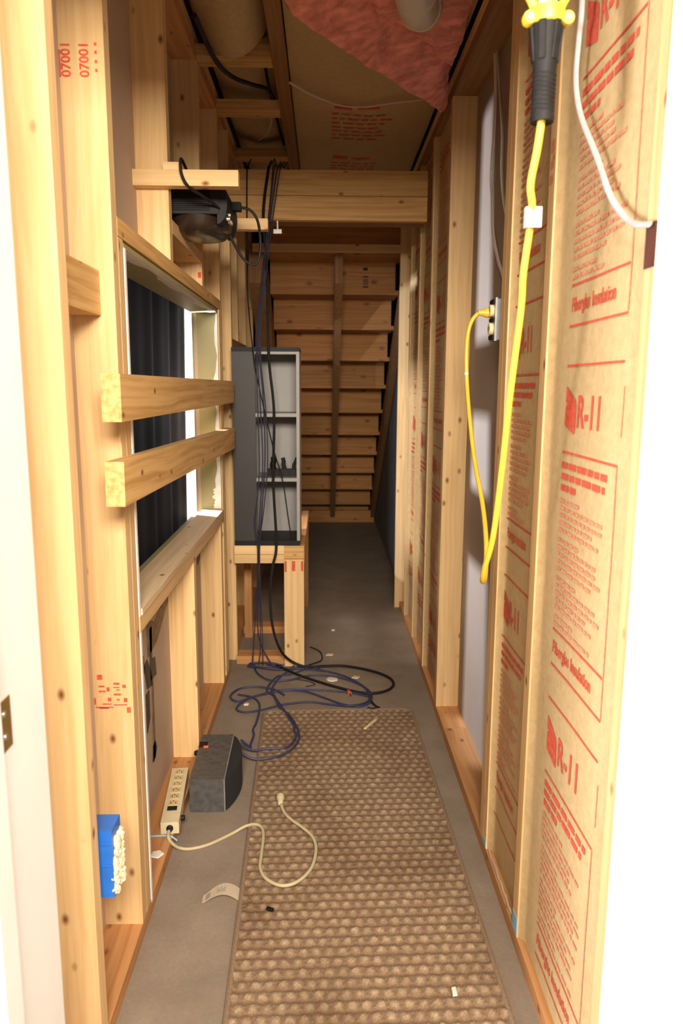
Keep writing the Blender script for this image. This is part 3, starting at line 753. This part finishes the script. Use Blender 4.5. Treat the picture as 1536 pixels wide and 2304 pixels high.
bm = bmesh.new(); bm_box(bm, -.003, .003, -.004, .004, .009, .045); link('stem', bm, STEEL, bl)

# ---- cable tangle on the floor
Z0 = .0055
def fl(name, pts, r, mat, lab, grp='blue cables tangled on the floor', z=None):
    P = [(x, y, (q if q is not None else Z0+.004*abs(math.sin(i*1.7)))) for i, (x, y, q) in enumerate(pts)]
    return tag(tube(name, None, P, r, mat), lab, 'cable', grp)
ZR = .022
fl('speaker_cable', [(-.300, 2.478, .05), (-.255, 2.483, .024), (-.207, 2.497, ZR), (-.135, 2.509, ZR), (-.105, 2.584, ZR), (-.112, 2.64, ZR), (-.118, 2.686, ZR), (-.150, 2.79, ZR), (-.165, 2.845, .015), (-.206, 2.977, None), (-.227, 3.071, None), (-.18, 3.25, None), (-.081, 3.33, None), (.003, 3.273, None)], .0042, BLUECB, 'blue cable running from the speaker over the rug edge')
fl('speaker_cable', [(-.300, 2.430, .05), (-.25, 2.425, .022), (-.19, 2.43, ZR), (-.13, 2.47, ZR), (-.095, 2.55, ZR), (-.098, 2.64, ZR), (-.135, 2.77, ZR), (-.18, 2.86, .016), (-.215, 2.99, None), (-.250, 3.06, None), (-.215, 3.20, None), (-.15, 3.24, None), (-.08, 3.30, None)], .0042, BLUECB, 'blue cable leaving the speaker nearest the camera')
fl('speaker_cable', [(-.300, 2.51, .05), (-.27, 2.53, .010), (-.272, 2.56, None), (-.266, 2.63, None), (-.274, 2.68, None), (-.266, 2.74, None), (-.264, 2.85, None), (-.275, 2.93, None), (-.31, 2.98, None), (-.37, 3.01, None)], .0042, BLUECB, 'blue cable running straight back from the speaker')
fl('floor_cable', [(-.339, 3.385, None), (-.31, 3.25, None), (-.25, 3.17, None), (-.16, 3.16, None), (-.06, 3.22, None), (.05, 3.20, None), (.144, 3.13, None), (.20, 3.03, None), (.198, 2.93, None), (.15, 2.885, None), (.08, 2.90, None), (.0, 2.975, None), (-.09, 3.04, None), (-.18, 3.05, None), (-.29, 2.99, None), (-.36, 2.94, None), (-.40, 2.985, None), (-.37, 3.07, None), (-.30, 3.09, None), (-.22, 3.06, None), (-.17, 3.00, None)], .0045, BLUECB, 'blue cable making the widest loop on the concrete')
fl('floor_cable', [(-.273, 3.36, None), (-.20, 3.31, None), (-.10, 3.30, None), (.02, 3.26, None), (.12, 3.18, None), (.185, 3.06, None), (.19, 2.94, None), (.12, 2.87, .018), (.03, 2.90, None), (-.06, 2.93, None), (-.17, 2.90, None), (-.25, 2.86, None), (-.32, 2.83, None), (-.36, 2.87, None), (-.33, 2.95, None), (-.24, 3.03, None), (-.14, 3.06, None), (0, 3.05, None), (.12, 3.02, None), (.19, 2.98, None)], .0042, BLUECB, 'blue cable with flat figure-eight loops by the rug end')
fl('floor_cable', [(-.33, 3.365, None), (-.36, 3.33, None), (-.30, 3.30, .016), (-.23, 3.29, .014), (-.20, 3.33, .012), (-.27, 3.35, .02), (-.345, 3.345, .018), (-.34, 3.31, .022), (-.26, 3.28, .018), (-.19, 3.29, None), (-.14, 3.33, None)], .0045, BLUECB, 'blue cable coiled tightly beneath the bookcase stand')
fl('floor_cable', [(-.07, 3.60, None), (-.02, 3.52, None), (-.01, 3.42, None), (-.05, 3.36, None), (-.13, 3.31, None)], .003, BLKRUB, 'thin dark wire trailing behind the stand post')
fl('floor_cable', [(-.12, 3.18, .004), (-.07, 3.16, .004), (-.04, 3.12, .004), (-.08, 3.10, .004)], .0018, BLKRUB, 'short curl of thin black wire inside the cable tangle')
fl('cable_end', [(.198, 2.905, .02), (.215, 2.872, .014), (.228, 2.860, .012), (.20, 2.846, .014), (.18, 2.855, .014)], .0042, BLACK, 'kinked black connector end at the far edge of the rug')

# ---- rug
RL, RW = 2.15, .612; ra = R(1.45)
rug = thing('rug', (.085, 1.775, 0), 'long brown woven runner rug on the concrete', 'rug', rz=ra)
step = .0036; nx = int((RW-.02)/step); ny = int((RL-.02)/step)
px, py = .0305, .0315
verts = []; vals = []
rn = random.Random(5)
nub = {}
for i in range(ny+1):
    yy = -(RL-.02)/2+(RL-.02)*i/ny
    for j in range(nx+1):
        xx = -(RW-.02)/2+(RW-.02)*j/nx
        wx = xx+.0042*noise.noise(Vector((xx*55, yy*55, 1))); wy = yy+.0042*noise.noise(Vector((xx*55, yy*55, 7)))
        rj = math.floor(wy/py); fu = (wx/px+.5*(rj % 2)+.08*math.sin(rj*2.3)); cu_ = math.floor(fu)
        key = (rj, cu_)
        if key not in nub: nub[key] = (.75+.5*rn.random(), rn.random())
        a, c = nub[key]
        u = (fu-cu_-.5)*2; v = (wy/py-rj-.5)*2
        h = max(0, 1-abs(u)**2.0*1.0)*max(0, 1-abs(v)**1.8*1.0)
        h = max(h, .42*max(0, 1-((abs(u)-1)/.35)**2)*max(0, 1-((abs(v)-.45)/.4)**2))
        rib = .5+.5*noise.noise(Vector((wx*330, wy*170, 3)))+.25*math.sin((wx*.6+wy*1.2)*1100)
        verts.append((xx, yy, .008+.0046*h*a+.0022*rib*(.35+h)))
        vals.append(min(1, max(0, .10+h*(.62+.26*c)+.24*(rib-.5))))  # colour value follows nub height: darker gaps, lighter tops
faces = []
for i in range(ny):
    for j in range(nx):
        k = i*(nx+1)+j; faces.append((k, k+1, k+nx+2, k+nx+1))
me = D.meshes.new('woven_pile'); me.from_pydata(verts, [], faces); me.update()
at = me.attributes.new('nub_tone', 'FLOAT', 'POINT'); at.data.foreach_set('value', vals)
me.materials.append(RUG)
for p in me.polygons: p.use_smooth = True
o = D.objects.new('woven_pile', me); COL.objects.link(o); o.parent = rug; o['kind'] = 'stuff'
bm = bmesh.new(); hw, hl, cr = RW/2-.006, RL/2-.006, .03
loop = []
for (cx, cy, a0) in ((hw-cr, hl-cr, 0), (-hw+cr, hl-cr, 90), (-hw+cr, -hl+cr, 180), (hw-cr, -hl+cr, 270)):
    for k in range(6): a = R(a0+18*k); loop.append((cx+cr*math.cos(a), cy+cr*math.sin(a), .0075))
loop.append(loop[0]); bm_tube(bm, loop, .0075, 8, 0)
link('binding', bm, BINDING, rug, smooth=True)
bm = bmesh.new(); bm_box(bm, -RW/2+.008, RW/2-.008, -RL/2+.008, RL/2-.008, .001, .006); link('backing', bm, BINDING, rug)
# care label sewn to the rug's left edge
bm = bmesh.new(); n = 12; A = []; B = []
for i in range(n+1):
    t = i/n; x = -RW/2+.004-.098*t; z = .006+.020*math.sin(math.pi*min(1, t*1.05))*(1-.3*t)
    A.append(bm.verts.new((x, -.055-.010*t+.012*math.sin(2.5*t), z))); B.append(bm.verts.new((x, -.008-.026*t*t+.012*math.sin(2.5*t), z)))
for i in range(n): bm.faces.new((A[i], A[i+1], B[i+1], B[i]))
bmesh.ops.solidify(bm, geom=bm.faces[:], thickness=.0006)
cl = link('care_label', bm, TAG, rug, smooth=True); cl['label'] = 'cream care label curling off the rug edge'
bm = bmesh.new()
def lab_pt(t, s): 
    x = -RW/2+.004-.098*t; z = .006+.020*math.sin(math.pi*min(1, t*1.05))*(1-.3*t)+.0012
    return (x, (-.055-.010*t)*(1-s)+(-.008-.026*t*t)*s+.012*math.sin(2.5*t), z)
for (t0, t1, s0, s1) in [(.40+.035*k, .418+.035*k, .25, .75-.1*(k % 3)) for k in range(7)]+[(.80, .92, .2, .75)]:
    bm.faces.new([bm.verts.new(lab_pt(*q)) for q in ((t0, s0), (t1, s0), (t1, s1), (t0, s1))])
link('label_print', bm, GREYINK, cl)

# ---- work light: yellow cage, black handle, cord up to the outlet
wl = thing('work_light', (.317, 1.15, 1.70), 'yellow caged work light hanging upside down by its black handle', 'work light')
bm = bmesh.new()
bm_lathe(bm, [(0, .003), (.0165, .0), (.0175, .006), (.0165, .012), (.0158, .05), (.0162, .07), (.0175, .080), (.019, .1), (.0215, .122), (.022, .140), (0, .140)], 24)
link('handle', bm, BLKRUB, wl, smooth=True)
bm = bmesh.new()
for k in range(9): bm_lathe(bm, [(.0164, .012+.006*k), (.0172, .014+.006*k), (.0164, .016+.006*k)], 24)
link('grip_ring', bm, BLKRUB, wl, smooth=True)
bm = bmesh.new()
for k in range(6):
    a = k*math.pi/3; m = Matrix.Rotation(a, 4, 'Z') @ Matrix.Translation((.019, 0, .105)) @ Matrix.Rotation(.12, 4, 'Y')
    r_b = bmesh.ops.create_cube(bm, size=1, matrix=m @ Matrix.Diagonal((.006, .010, .05, 1)))
link('handle_rib', bm, BLKRUB, wl, bevel=.001)
bm = bmesh.new()
bm_lathe(bm, [(.020, .128), (.0245, .130), (.0255, .138), (.0245, .150), (.020, .152)], 28)
link('collar', bm, YELPL, wl, smooth=True)
for s in (-1, 1):
    bm = bmesh.new()
    bm_lathe(bm, [(0, -.008), (.0085, -.008), (.0095, -.004), (.0095, .004), (.0085, .008), (0, .008)], 16, Matrix.Translation((s*.027, -.006, .135)) @ Matrix.Rotation(math.pi/2, 4, 'X'))
    ear = link('clamp_ear', bm, YELPL, wl, smooth=True)
    bm = bmesh.new(); bm_lathe(bm, [(0, 0), (.004, 0), (.0035, .002), (0, .0022)], 12, Matrix.Translation((s*.027, -.0145, .135)) @ Matrix.Rotation(math.pi/2, 4, 'X'))
    link('screw', bm, METALT, ear, smooth=True)
    tube('cage_bar', wl, [(.317+s*.016, 1.15, 1.845), (.317+s*.024, 1.15, 1.862), (.317+s*.045, 1.15, 1.90), (.317+s*.05, 1.15, 1.98), (.317+s*.028, 1.15, 2.05), (.317, 1.15, 2.07)], .006, YELPL)
    tube('cage_bar', wl, [(.317, 1.15+s*.016, 1.845), (.317, 1.15+s*.024, 1.862), (.317, 1.15+s*.045, 1.90), (.317, 1.15+s*.05, 1.98), (.317, 1.15+s*.028, 2.05), (.317, 1.15, 2.07)], .006, YELPL)
for z, rad in ((.205, .048), (.29, .050)):
    bm = bmesh.new(); bm_tube(bm, [(rad*math.cos(a*math.pi/12), rad*math.sin(a*math.pi/12), z) for a in range(25)], .004, 8, 0)
    link('cage_ring', bm, YELPL, wl, smooth=True)
bm = bmesh.new(); bm_lathe(bm, [(.013, .145), (.013, .18), (.016, .19), (.029, .235), (.030, .255), (.022, .278), (0, .286)], 20)
link('bulb', bm, plain('frosted_bulb_glass', (.85, .82, .75), .3), wl, smooth=True)
tube('hook', wl, [(.317, 1.15, 2.065), (.317, 1.15, 2.16), (.33, 1.15, 2.27), (.35, 1.15, 2.33), (.37, 1.15, 2.30), (.365, 1.15, 2.27)], .003, STEEL)
tube('cord', wl, [(.3165, 1.150, 1.705), (.314, 1.158, 1.665), (.311, 1.175, 1.62), (.319, 1.19, 1.585), (.318, 1.22, 1.50), (.323, 1.245, 1.443), (.322, 1.29, 1.30), (.323, 1.33, 1.165), (.325, 1.385, 1.035), (.322, 1.43, .965), (.327, 1.47, .925), (.345, 1.53, .918), (.366, 1.62, .965), (.385, 1.76, 1.035), (.390, 1.91, 1.14), (.394, 2.04, 1.29), (.392, 2.07, 1.40), (.398, 2.08, 1.475), (.416, 2.075, 1.513), (.444, 2.062, 1.523)], .0057, YELLOW, seg=12)
bm = bmesh.new()
bm_lathe(bm, [(0, 0), (.007, 0), (.009, .012), (.013, .022), (.0135, .034), (0, .034)], 16, Matrix.Translation((.420-.317, 2.070-1.15, 1.519-1.70)) @ Matrix.Rotation(math.pi/2, 4, 'Y'))
link('plug', bm, YELLOW, wl, smooth=True)
bm = bmesh.new(); bm_box(bm, -.007, .016, -.0062, -.0055, -.016, .014); bm_box(bm, -.0085, -.006, -.006, .006, -.016, .014)
lb = link('cord_label', bm, TAG, wl, loc=(.317-.317, 1.190-1.15, 1.578-1.70)); lb['label'] = 'white paper label wrapped round the yellow cord'
bm = bmesh.new(); bm_lathe(bm, [(.0060, -.004), (.0064, 0), (.0060, .004)], 12, Matrix.Translation((.392-.317, 2.062-1.15, 1.355-1.70)))
link('cable_tie', bm, TAG, wl, smooth=True)

# ---- outlet box
ob = thing('outlet_box', (.475, 2.055, 1.445), 'metal outlet box with the yellow plug in it, on grey drywall', 'outlet')
bm = bmesh.new(); bm_box(bm, -.012, .050, -.026, .026, 0, .107); link('box', bm, STEEL, ob, bevel=.002)
bm = bmesh.new(); bm_box(bm, -.018, -.012, -.030, .030, -.003, .110); link('cover', bm, STEEL, ob, bevel=.002)
for z in (.030, .078):
    bm = bmesh.new(); bm_lathe(bm, [(0, 0), (.016, 0), (.016, .008), (.014, .010), (0, .010)], 20, Matrix.Translation((-.018, 0, z)) @ Matrix.Rotation(-math.pi/2, 4, 'Y')); s_ = link('socket', bm, ORANGEW, ob, smooth=True)
    bm = bmesh.new()
    for dy in (-.006, .006): bm_box(bm, -.0288, -.0278, dy-.001, dy+.001, z-.004, z+.006)
    link('slot', bm, BLACK, s_)
for za_, zb_ in ((.002, .013), (.050, .058), (.096, .106)):
    bm = bmesh.new(); bm_box(bm, -.022, -.0178, -.026, .026, za_, zb_); link('inner_rim', bm, BLACK, ob)

# ---- wires on the right wall
tag(tube('wall_wire', None, [(.436, 1.385, 2.20), (.438, 1.375, 1.97), (.442, 1.394, 1.922), (.444, 1.405, 1.855), (.446, 1.374, 1.787), (.448, 1.289, 1.697), (.449, 1.217, 1.617), (.448, 1.146, 1.569), (.442, 1.090, 1.548), (.444, 1.050, 1.540)], .0052, plain('white_cable_jacket', (.46, .415, .40), .4, var=.02), flat=.6, seg=10),
    'white flat cable curving across the nearest paper-faced insulation', 'cable')
tag(tube('wall_wire', None, [(.525, 2.475, 2.34), (.530, 2.466, 2.231), (.534, 2.481, 2.107), (.535, 2.511, 1.99), (.536, 2.486, 1.923), (.536, 2.453, 1.808), (.536, 2.375, 1.714), (.534, 2.30, 1.66), (.525, 2.17, 1.58), (.515, 2.085, 1.535)], .006, WIREW, flat=.6, seg=8),
    'longer white wire running down grey drywall to the outlet box', 'cable', 'wires on the grey drywall')
tag(tube('wall_wire', None, [(.528, 2.455, 2.34), (.530, 2.404, 2.208), (.534, 2.369, 2.072), (.535, 2.362, 1.969), (.536, 2.33, 1.88), (.534, 2.22, 1.74), (.520, 2.09, 1.56)], .006, WIREW, flat=.6, seg=8),
    'shorter white wire on grey drywall, nearer the doubled studs', 'cable', 'wires on the grey drywall')

# ---- blue electrical box beside the first stud
eb = thing('electrical_box', (-.465, 1.37, .305), 'blue plastic electrical box oozing cream foam between the first two studs', 'electrical box')
bm = bmesh.new(); bm_box(bm, -.05, .046, -.030, .030, 0, .145); link('box', bm, BLUEPL, eb, bevel=.003)
for rz_ in (.118, .070):
    bm = bmesh.new(); bm_box(bm, -.03, .046, -.034, -.030, rz_, rz_+.005); link('rib', bm, BLUEPL, eb)
bm = bmesh.new()
for k in range(120):
    t = random.random(); m = Matrix.Translation((.042+.009*random.random(), -.026+.056*random.random(), .006+.112*t)) @ Matrix.Diagonal((1, 1, 1.3, 1))
    bmesh.ops.create_icosphere(bm, subdivisions=1, radius=.003+.005*random.random(), matrix=m)
for v in bm.verts: v.co += .004*noise.noise_vector(v.co*220)
fo = link('foam', bm, FOAM, eb, smooth=True); fo['label'] = 'cream expanding foam bulging over the box front'

# ---- power strip
ps = thing('power_strip', (-.459, 2.115, .0385), 'aged beige power strip leaning on the floor plate beside the speaker', 'power strip', rz=R(5.2))
bm = bmesh.new(); bm_box(bm, -.026, .026, -.155, .155, 0, .036); link('case', bm, BEIGE, ps, bevel=.003, seg=2)
for k in range(6):
    y = -.055+.036*k
    bm = bmesh.new(); bm_box(bm, -.014, .014, y-.013, y+.013, .0362, .0385)
    s_ = link('socket', bm, plain('beige_socket', (.60, .46, .24), .5) if k == 0 else D.materials['beige_socket'], ps, bevel=.004, seg=2)
    bm = bmesh.new(); bm_box(bm, -.008, -.006, y-.006, y+.004, .0384, .0388); bm_box(bm, .006, .008, y-.006, y+.003, .0384, .0388)
    bm_lathe(bm, [(0, .0384), (.0025, .0384), (.002, .0388), (0, .0388)], 10, Matrix.Translation((0, y+.007, 0))); link('slot', bm, BLACK, s_)
bm = bmesh.new(); bm_box(bm, -.014, .014, -.094, -.078, .036, .041); link('switch', bm, BLACK, ps, bevel=.002)
bm = bmesh.new(); bm_lathe(bm, [(.010, 0), (.010, .004), (.007, .006), (.006, .016), (0, .016)], 16, Matrix.Translation((0, -.155, .018)) @ Matrix.Rotation(math.pi/2, 4, 'X')); link('strain_relief', bm, BLACK, ps, smooth=True)
bm = bmesh.new(); bm_lathe(bm, [(0, 0), (.008, 0), (.008, .010), (.006, .012), (0, .012)], 14, Matrix.Translation((.026, -.10, .014)) @ Matrix.Rotation(math.pi/2, 4, 'Y')); link('breaker_button', bm, BLACK, ps, smooth=True)
psM = (Matrix.Translation(ps.location) @ Matrix.Rotation(R(5.2), 4, 'Z')).inverted()
bm = bmesh.new(); bm_tube(bm, [psM @ Vector(q) for q in [(-.4445, 1.946, .057), (-.442, 1.925, .050), (-.430, 1.925, .030), (-.412, 1.935, .010), (-.381, 1.938, .0055), (-.333, 1.958, .0055), (-.275, 2.007, .0055), (-.236, 2.032, .014), (-.205, 2.030, .0215), (-.184, 2.012, .0215), (-.176, 1.966, .0215), (-.175, 1.884, .0215), (-.173, 1.826, .0215), (-.152, 1.78, .0215), (-.109, 1.753, .0215), (-.068, 1.77, .0215), (-.034, 1.824, .0215), (-.022, 1.902, .0215), (-.032, 1.964, .0215), (-.064, 2.013, .0215), (-.099, 2.054, .0215), (-.121, 2.09, .0215), (-.134, 2.130, .026)]], .0048, 10, 6); link('cord', bm, plain('olive_beige_cord', (.47, .395, .235), .5, var=.05), ps, smooth=True)
M90 = psM @ Matrix.Translation((-.136, 2.132, .026)) @ Matrix.Rotation(R(3), 4, 'Z') @ Matrix.Rotation(-math.pi/2, 4, 'X')
bm = bmesh.new(); bm_lathe(bm, [(0, 0), (.0065, 0), (.009, .006), (.0085, .012), (.011, .022), (.0125, .030), (.0125, .042), (0, .042)], 16, M90); pl = link('plug', bm, BEIGE, ps, smooth=True)
for px_ in (-.0062, .0062):
    bm = bmesh.new(); bm_box(bm, px_-.0008, px_+.0008, -.003, .003, .042, .058); bm.transform(M90); link('prong', bm, BRASS, pl)

# ---- speaker lying on its side
sp = thing('speaker', (-.365, 2.285, 0), 'black satellite speaker lying on its side on the concrete', 'speaker', rz=R(1))
bm = bmesh.new(); bm_box(bm, -.056, .052, -.155, .145, .001, .112)
link('cabinet', bm, SPKBOX, sp, bevel=.004, seg=2)
bm = bmesh.new(); seg = 16; A = []; B = []
for k in range(seg+1):
    t = k/seg; y = -.155+.30*t; x = .053+.040*math.sin(math.pi*t)**.75
    A.append(bm.verts.new((x, y, .004))); B.append(bm.verts.new((x, y, .108)))
for k in range(seg): bm.faces.new((A[k], A[k+1], B[k+1], B[k]))
bm.faces.new(A); bm.faces.new(B[::-1]); bm.faces.new((A[0], B[0], B[-1], A[-1]))
link('grille', bm, GRILLE, sp, smooth=True)
bm = bmesh.new()
for k in range(seg):
    pass
tr = []
for k in range(seg+1):
    t = k/seg; tr.append((.0525, -.155+.30*t, .1125))
bm_tube(bm, [(.0525, -.1555, .004), (.0525, -.1555, .110), (.0525, .145, .1125)], .0022, 8, 0); link('edge_trim', bm, plain('worn_grey_edge', (.22, .21, .20), .4), sp, smooth=True)
bm = bmesh.new(); bm_box(bm, -.0575, -.030, .055, .090, .088, .1135); link('terminal_recess', bm, BLACK, sp, bevel=.003)
bm = bmesh.new(); bm_lathe(bm, [(0, 0), (.005, 0), (.005, .016), (0, .016)], 12, Matrix.Translation((-.040, .052, .1135)) @ Matrix.Rotation(math.pi/2, 4, 'Y')); link('red_terminal', bm, ORANGE, sp, smooth=True)
bm = bmesh.new(); bm_lathe(bm, [(0, 0), (.009, 0), (.010, .006), (.007, .014), (0, .014)], 14, Matrix.Translation((-.056, .04, .098)) @ Matrix.Rotation(-math.pi/2, 4, 'Y')); link('terminal_knob', bm, BLACK, sp, smooth=True)

# ---- pink batt, duct, ceiling wires
pk = thing('pink_batt', (.2, 2.4, 2.30), 'loose pink fibreglass batt sagging from the ceiling', 'insulation')
def slab(poly, z0, z1, seed, amp, n=26):
    """bilinear patch with fluffy displacement; poly: 4 corners (x,y,dz)"""
    a, b, c, d = [Vector(p) for p in poly]; bm = bmesh.new()
    L0 = []; rows = []
    def P(u, v): return a.lerp(b, u).lerp(d.lerp(c, u), v)
    def disp(p): return amp*(noise.noise(p*9+Vector((seed, 0, 0)))+.6*noise.noise(p*21+Vector((0, seed, 0)))+.35*noise.noise(p*48))
    lower = [[None]*(n+1) for _ in range(n+1)]; upper = [[None]*(n+1) for _ in range(n+1)]
    for i in range(n+1):
        for j in range(n+1):
            p = P(i/n, j/n); e = min(i/n, 1-i/n, j/n, 1-j/n); rnd_ = min(1, e/.10)**.5
            nx_ = Vector((disp(p+Vector((3, 0, 0))), disp(p+Vector((0, 5, 0))), 0))*.8
            lower[i][j] = bm.verts.new(p+nx_-pk.location+Vector((0, 0, z0+(z1-z0)*.38*(1-rnd_)+disp(p))))
            upper[i][j] = bm.verts.new(p+nx_-pk.location+Vector((0, 0, z1-(z1-z0)*.38*(1-rnd_)+.5*disp(p))))
    for i in range(n):
        for j in range(n):
            bm.faces.new((lower[i][j], lower[i+1][j], lower[i+1][j+1], lower[i][j+1])); bm.faces.new((upper[i][j], upper[i][j+1], upper[i+1][j+1], upper[i+1][j]))
    for k in range(n):
        for A_, B_ in (((k, 0), (k+1, 0)), ((k, n), (k+1, n)), ((0, k), (0, k+1)), ((n, k), (n, k+1))):
            bm.faces.new((lower[A_[0]][A_[1]], upper[A_[0]][A_[1]], upper[B_[0]][B_[1]], lower[B_[0]][B_[1]]))
    return bm
link('lower_layer', slab([(-.115, 2.04, .085), (-.11, 2.19, -.018), (.435, 2.88, -.040), (.425, 2.62, .070)], 2.318, 2.390, 1.0, .013), PINK, pk, smooth=True)
link('upper_layer', slab([(-.09, 1.75, .17), (-.07, 2.10, .035), (.430, 2.66, .0), (.437, 1.85, .13)], 2.352, 2.410, 2.0, .020), PINK, pk, smooth=True)
du = thing('duct', (.245, 2.2, 2.322), 'white duct elbow poking down through the pink insulation', 'duct')
bm = bmesh.new(); bm_tube(bm, [(-.05, -.40, .10), (-.03, -.20, .05), (.0, .0, .045), (.03, .11, .06), (.05, .16, .12), (.05, .17, .20)], .056, 22, 6); link('pipe', bm, DUCT, du, smooth=True)
bm = bmesh.new()
for (p, q) in (((.026, .095, .055), (.031, .112, .062)), ((.0, -.01, .045), (.002, .006, .045))):
    bm_tube(bm, [p, q], .0585, 22, 0)
link('seam', bm, DUCT, du, smooth=True)
tag(tube('ceiling_wire', None, [(-.129, 2.90, 2.403), (-.09, 2.95, 2.400), (-.05, 3.0, 2.398), (.052, 3.085, 2.394), (.156, 3.104, 2.394), (.257, 3.068, 2.396), (.349, 3.042, 2.398), (.42, 3.02, 2.403)], .006, WIREW, flat=.5),
    'white wire sagging across the dark ceiling insulation', 'cable')
tag(tube('ceiling_wire', None, [(-.40, 2.50, 2.44), (-.37, 2.72, 2.404), (-.33, 2.86, 2.404), (-.27, 3.0, 2.43), (-.22, 3.12, 2.455), (-.19, 3.3, 2.45)], .008, NAVY),
    'dark blue cable crossing between the ceiling blocks', 'cable')
tag(tube('ceiling_wire', None, [(-.31, 3.70, 2.452), (-.27, 3.60, 2.44), (-.235, 3.48, 2.45), (-.225, 3.40, 2.47), (-.20, 3.32, 2.48)], .004, WIREW),
    'short pale wire among the ceiling blocks', 'cable')
tag(tube('ceiling_wire', None, [(-.215, 2.85, 2.47), (-.215, 3.05, 2.455), (-.21, 3.3, 2.455), (-.20, 3.6, 2.452), (-.195, 3.79, 2.46)], .006, BLKRUB),
    'black cable running along the ceiling joist', 'cable')

# ---- small litter on the floor
def chip(name, loc, pts, h, mat, label, rz=0, cat='debris'):
    bm = bmesh.new(); a = [bm.verts.new((x, y, 0)) for x, y in pts]; b = [bm.verts.new((x*.9, y*.9, h)) for x, y in pts]; n = len(pts)
    bm.faces.new(a[::-1]); bm.faces.new(b)
    for i in range(n): bm.faces.new((a[i], a[(i+1) % n], b[(i+1) % n], b[i]))
    o = link(name, bm, mat, loc=loc, rot=(0, 0, rz)); return tag(o, label, cat)
chip('paper_scrap', (.038, 3.185, .0005), [(-.028, .006), (-.012, .026), (.012, .024), (.026, .010), (.024, -.012), (.0, -.026), (-.022, -.014)], .004, SCRAP, 'white crumpled scrap inside the black cable loop')
chip('wood_chip', (.182, 2.70, .0165), [(-.004, -.05), (.006, -.048), (.004, .05), (-.005, .046)], .004, BINDPALE, 'long pale wood splinter on the far end of the rug', rz=R(-32))
chip('wood_chip', (.145, 3.21, .0005), [(-.02, -.01), (.01, -.016), (.022, .006), (-.008, .016)], .003, BINDPALE, 'tan wood chip right of the white scrap')
chip('wood_chip', (.03, 3.50, .0005), [(-.022, -.01), (.012, -.014), (.02, .008), (-.01, .014)], .003, BINDPALE, 'tan wood chip on dark concrete beside the stand')
chip('plaster_crumb', (-.325, 2.92, .0005), [(-.010, -.008), (.008, -.008), (.012, .004), (-.004, .009)], .006, SCRAP, 'white crumb near the left loops of blue cable')
chip('plaster_crumb', (.05, 3.87, .0005), [(-.009, -.008), (.008, -.008), (.010, .004), (-.004, .009)], .006, SCRAP, 'white crumb alone on the dark concrete farther back')
chip('plaster_crumb', (-.458, 3.215, .0385), [(-.008, -.008), (.010, -.006), (.008, .008), (-.006, .008)], .012, SCRAP, 'white crumb on the floor plate by the stand')
chip('plaster_crumb', (-.462, 1.865, .0385), [(-.016, -.012), (.008, -.018), (.020, .002), (.006, .016), (-.014, .010)], .003, MUD, 'white dried plaster splat on the left floor plate')
chip('black_plastic_bit', (-.135, 1.668, .0165), [(-.010, -.004), (.010, -.004), (.010, .004), (-.010, .004)], .006, BLACK, 'small black plastic bit on the rug', rz=R(-28))
chip('paper_fleck', (.285, 1.405, .0165), [(-.005, -.012), (.006, -.010), (.005, .012), (-.005, .010)], .004, SCRAP, 'pale fleck on the nearest right part of the rug')
nt = thing('wire_connector', (.112, 3.01, 0), 'orange wire connector lying in the cable tangle', 'connector', rz=R(10))
M9 = Matrix.Translation((0, 0, .009)) @ Matrix.Rotation(-math.pi/2, 4, 'X')
bm = bmesh.new(); bm_lathe(bm, [(0, 0), (.009, 0), (.009, .012), (.007, .030), (.005, .034), (0, .034)], 12, M9); link('cap', bm, ORANGE, nt, smooth=True)
bm = bmesh.new(); bm_lathe(bm, [(0, -.02), (.004, -.02), (.004, 0), (0, 0)], 8, M9); link('wire_tail', bm, BLUECB, nt, smooth=True)
tag(tube('plate_wire', None, [(-.50, 1.945, .0405), (-.47, 1.948, .0405), (-.44, 1.945, .0405), (-.42, 1.94, .030)], .0022, CHALK), 'light blue wire on the floor plate below the power strip', 'wire')

# ---- the room beyond the left wall: one white wall in sight through the gap
bm = bmesh.new(); bm_box(bm, -4.2, -.60, 6.0, 6.1, 0, 2.72); struct('wall_far', bm, WHITE)
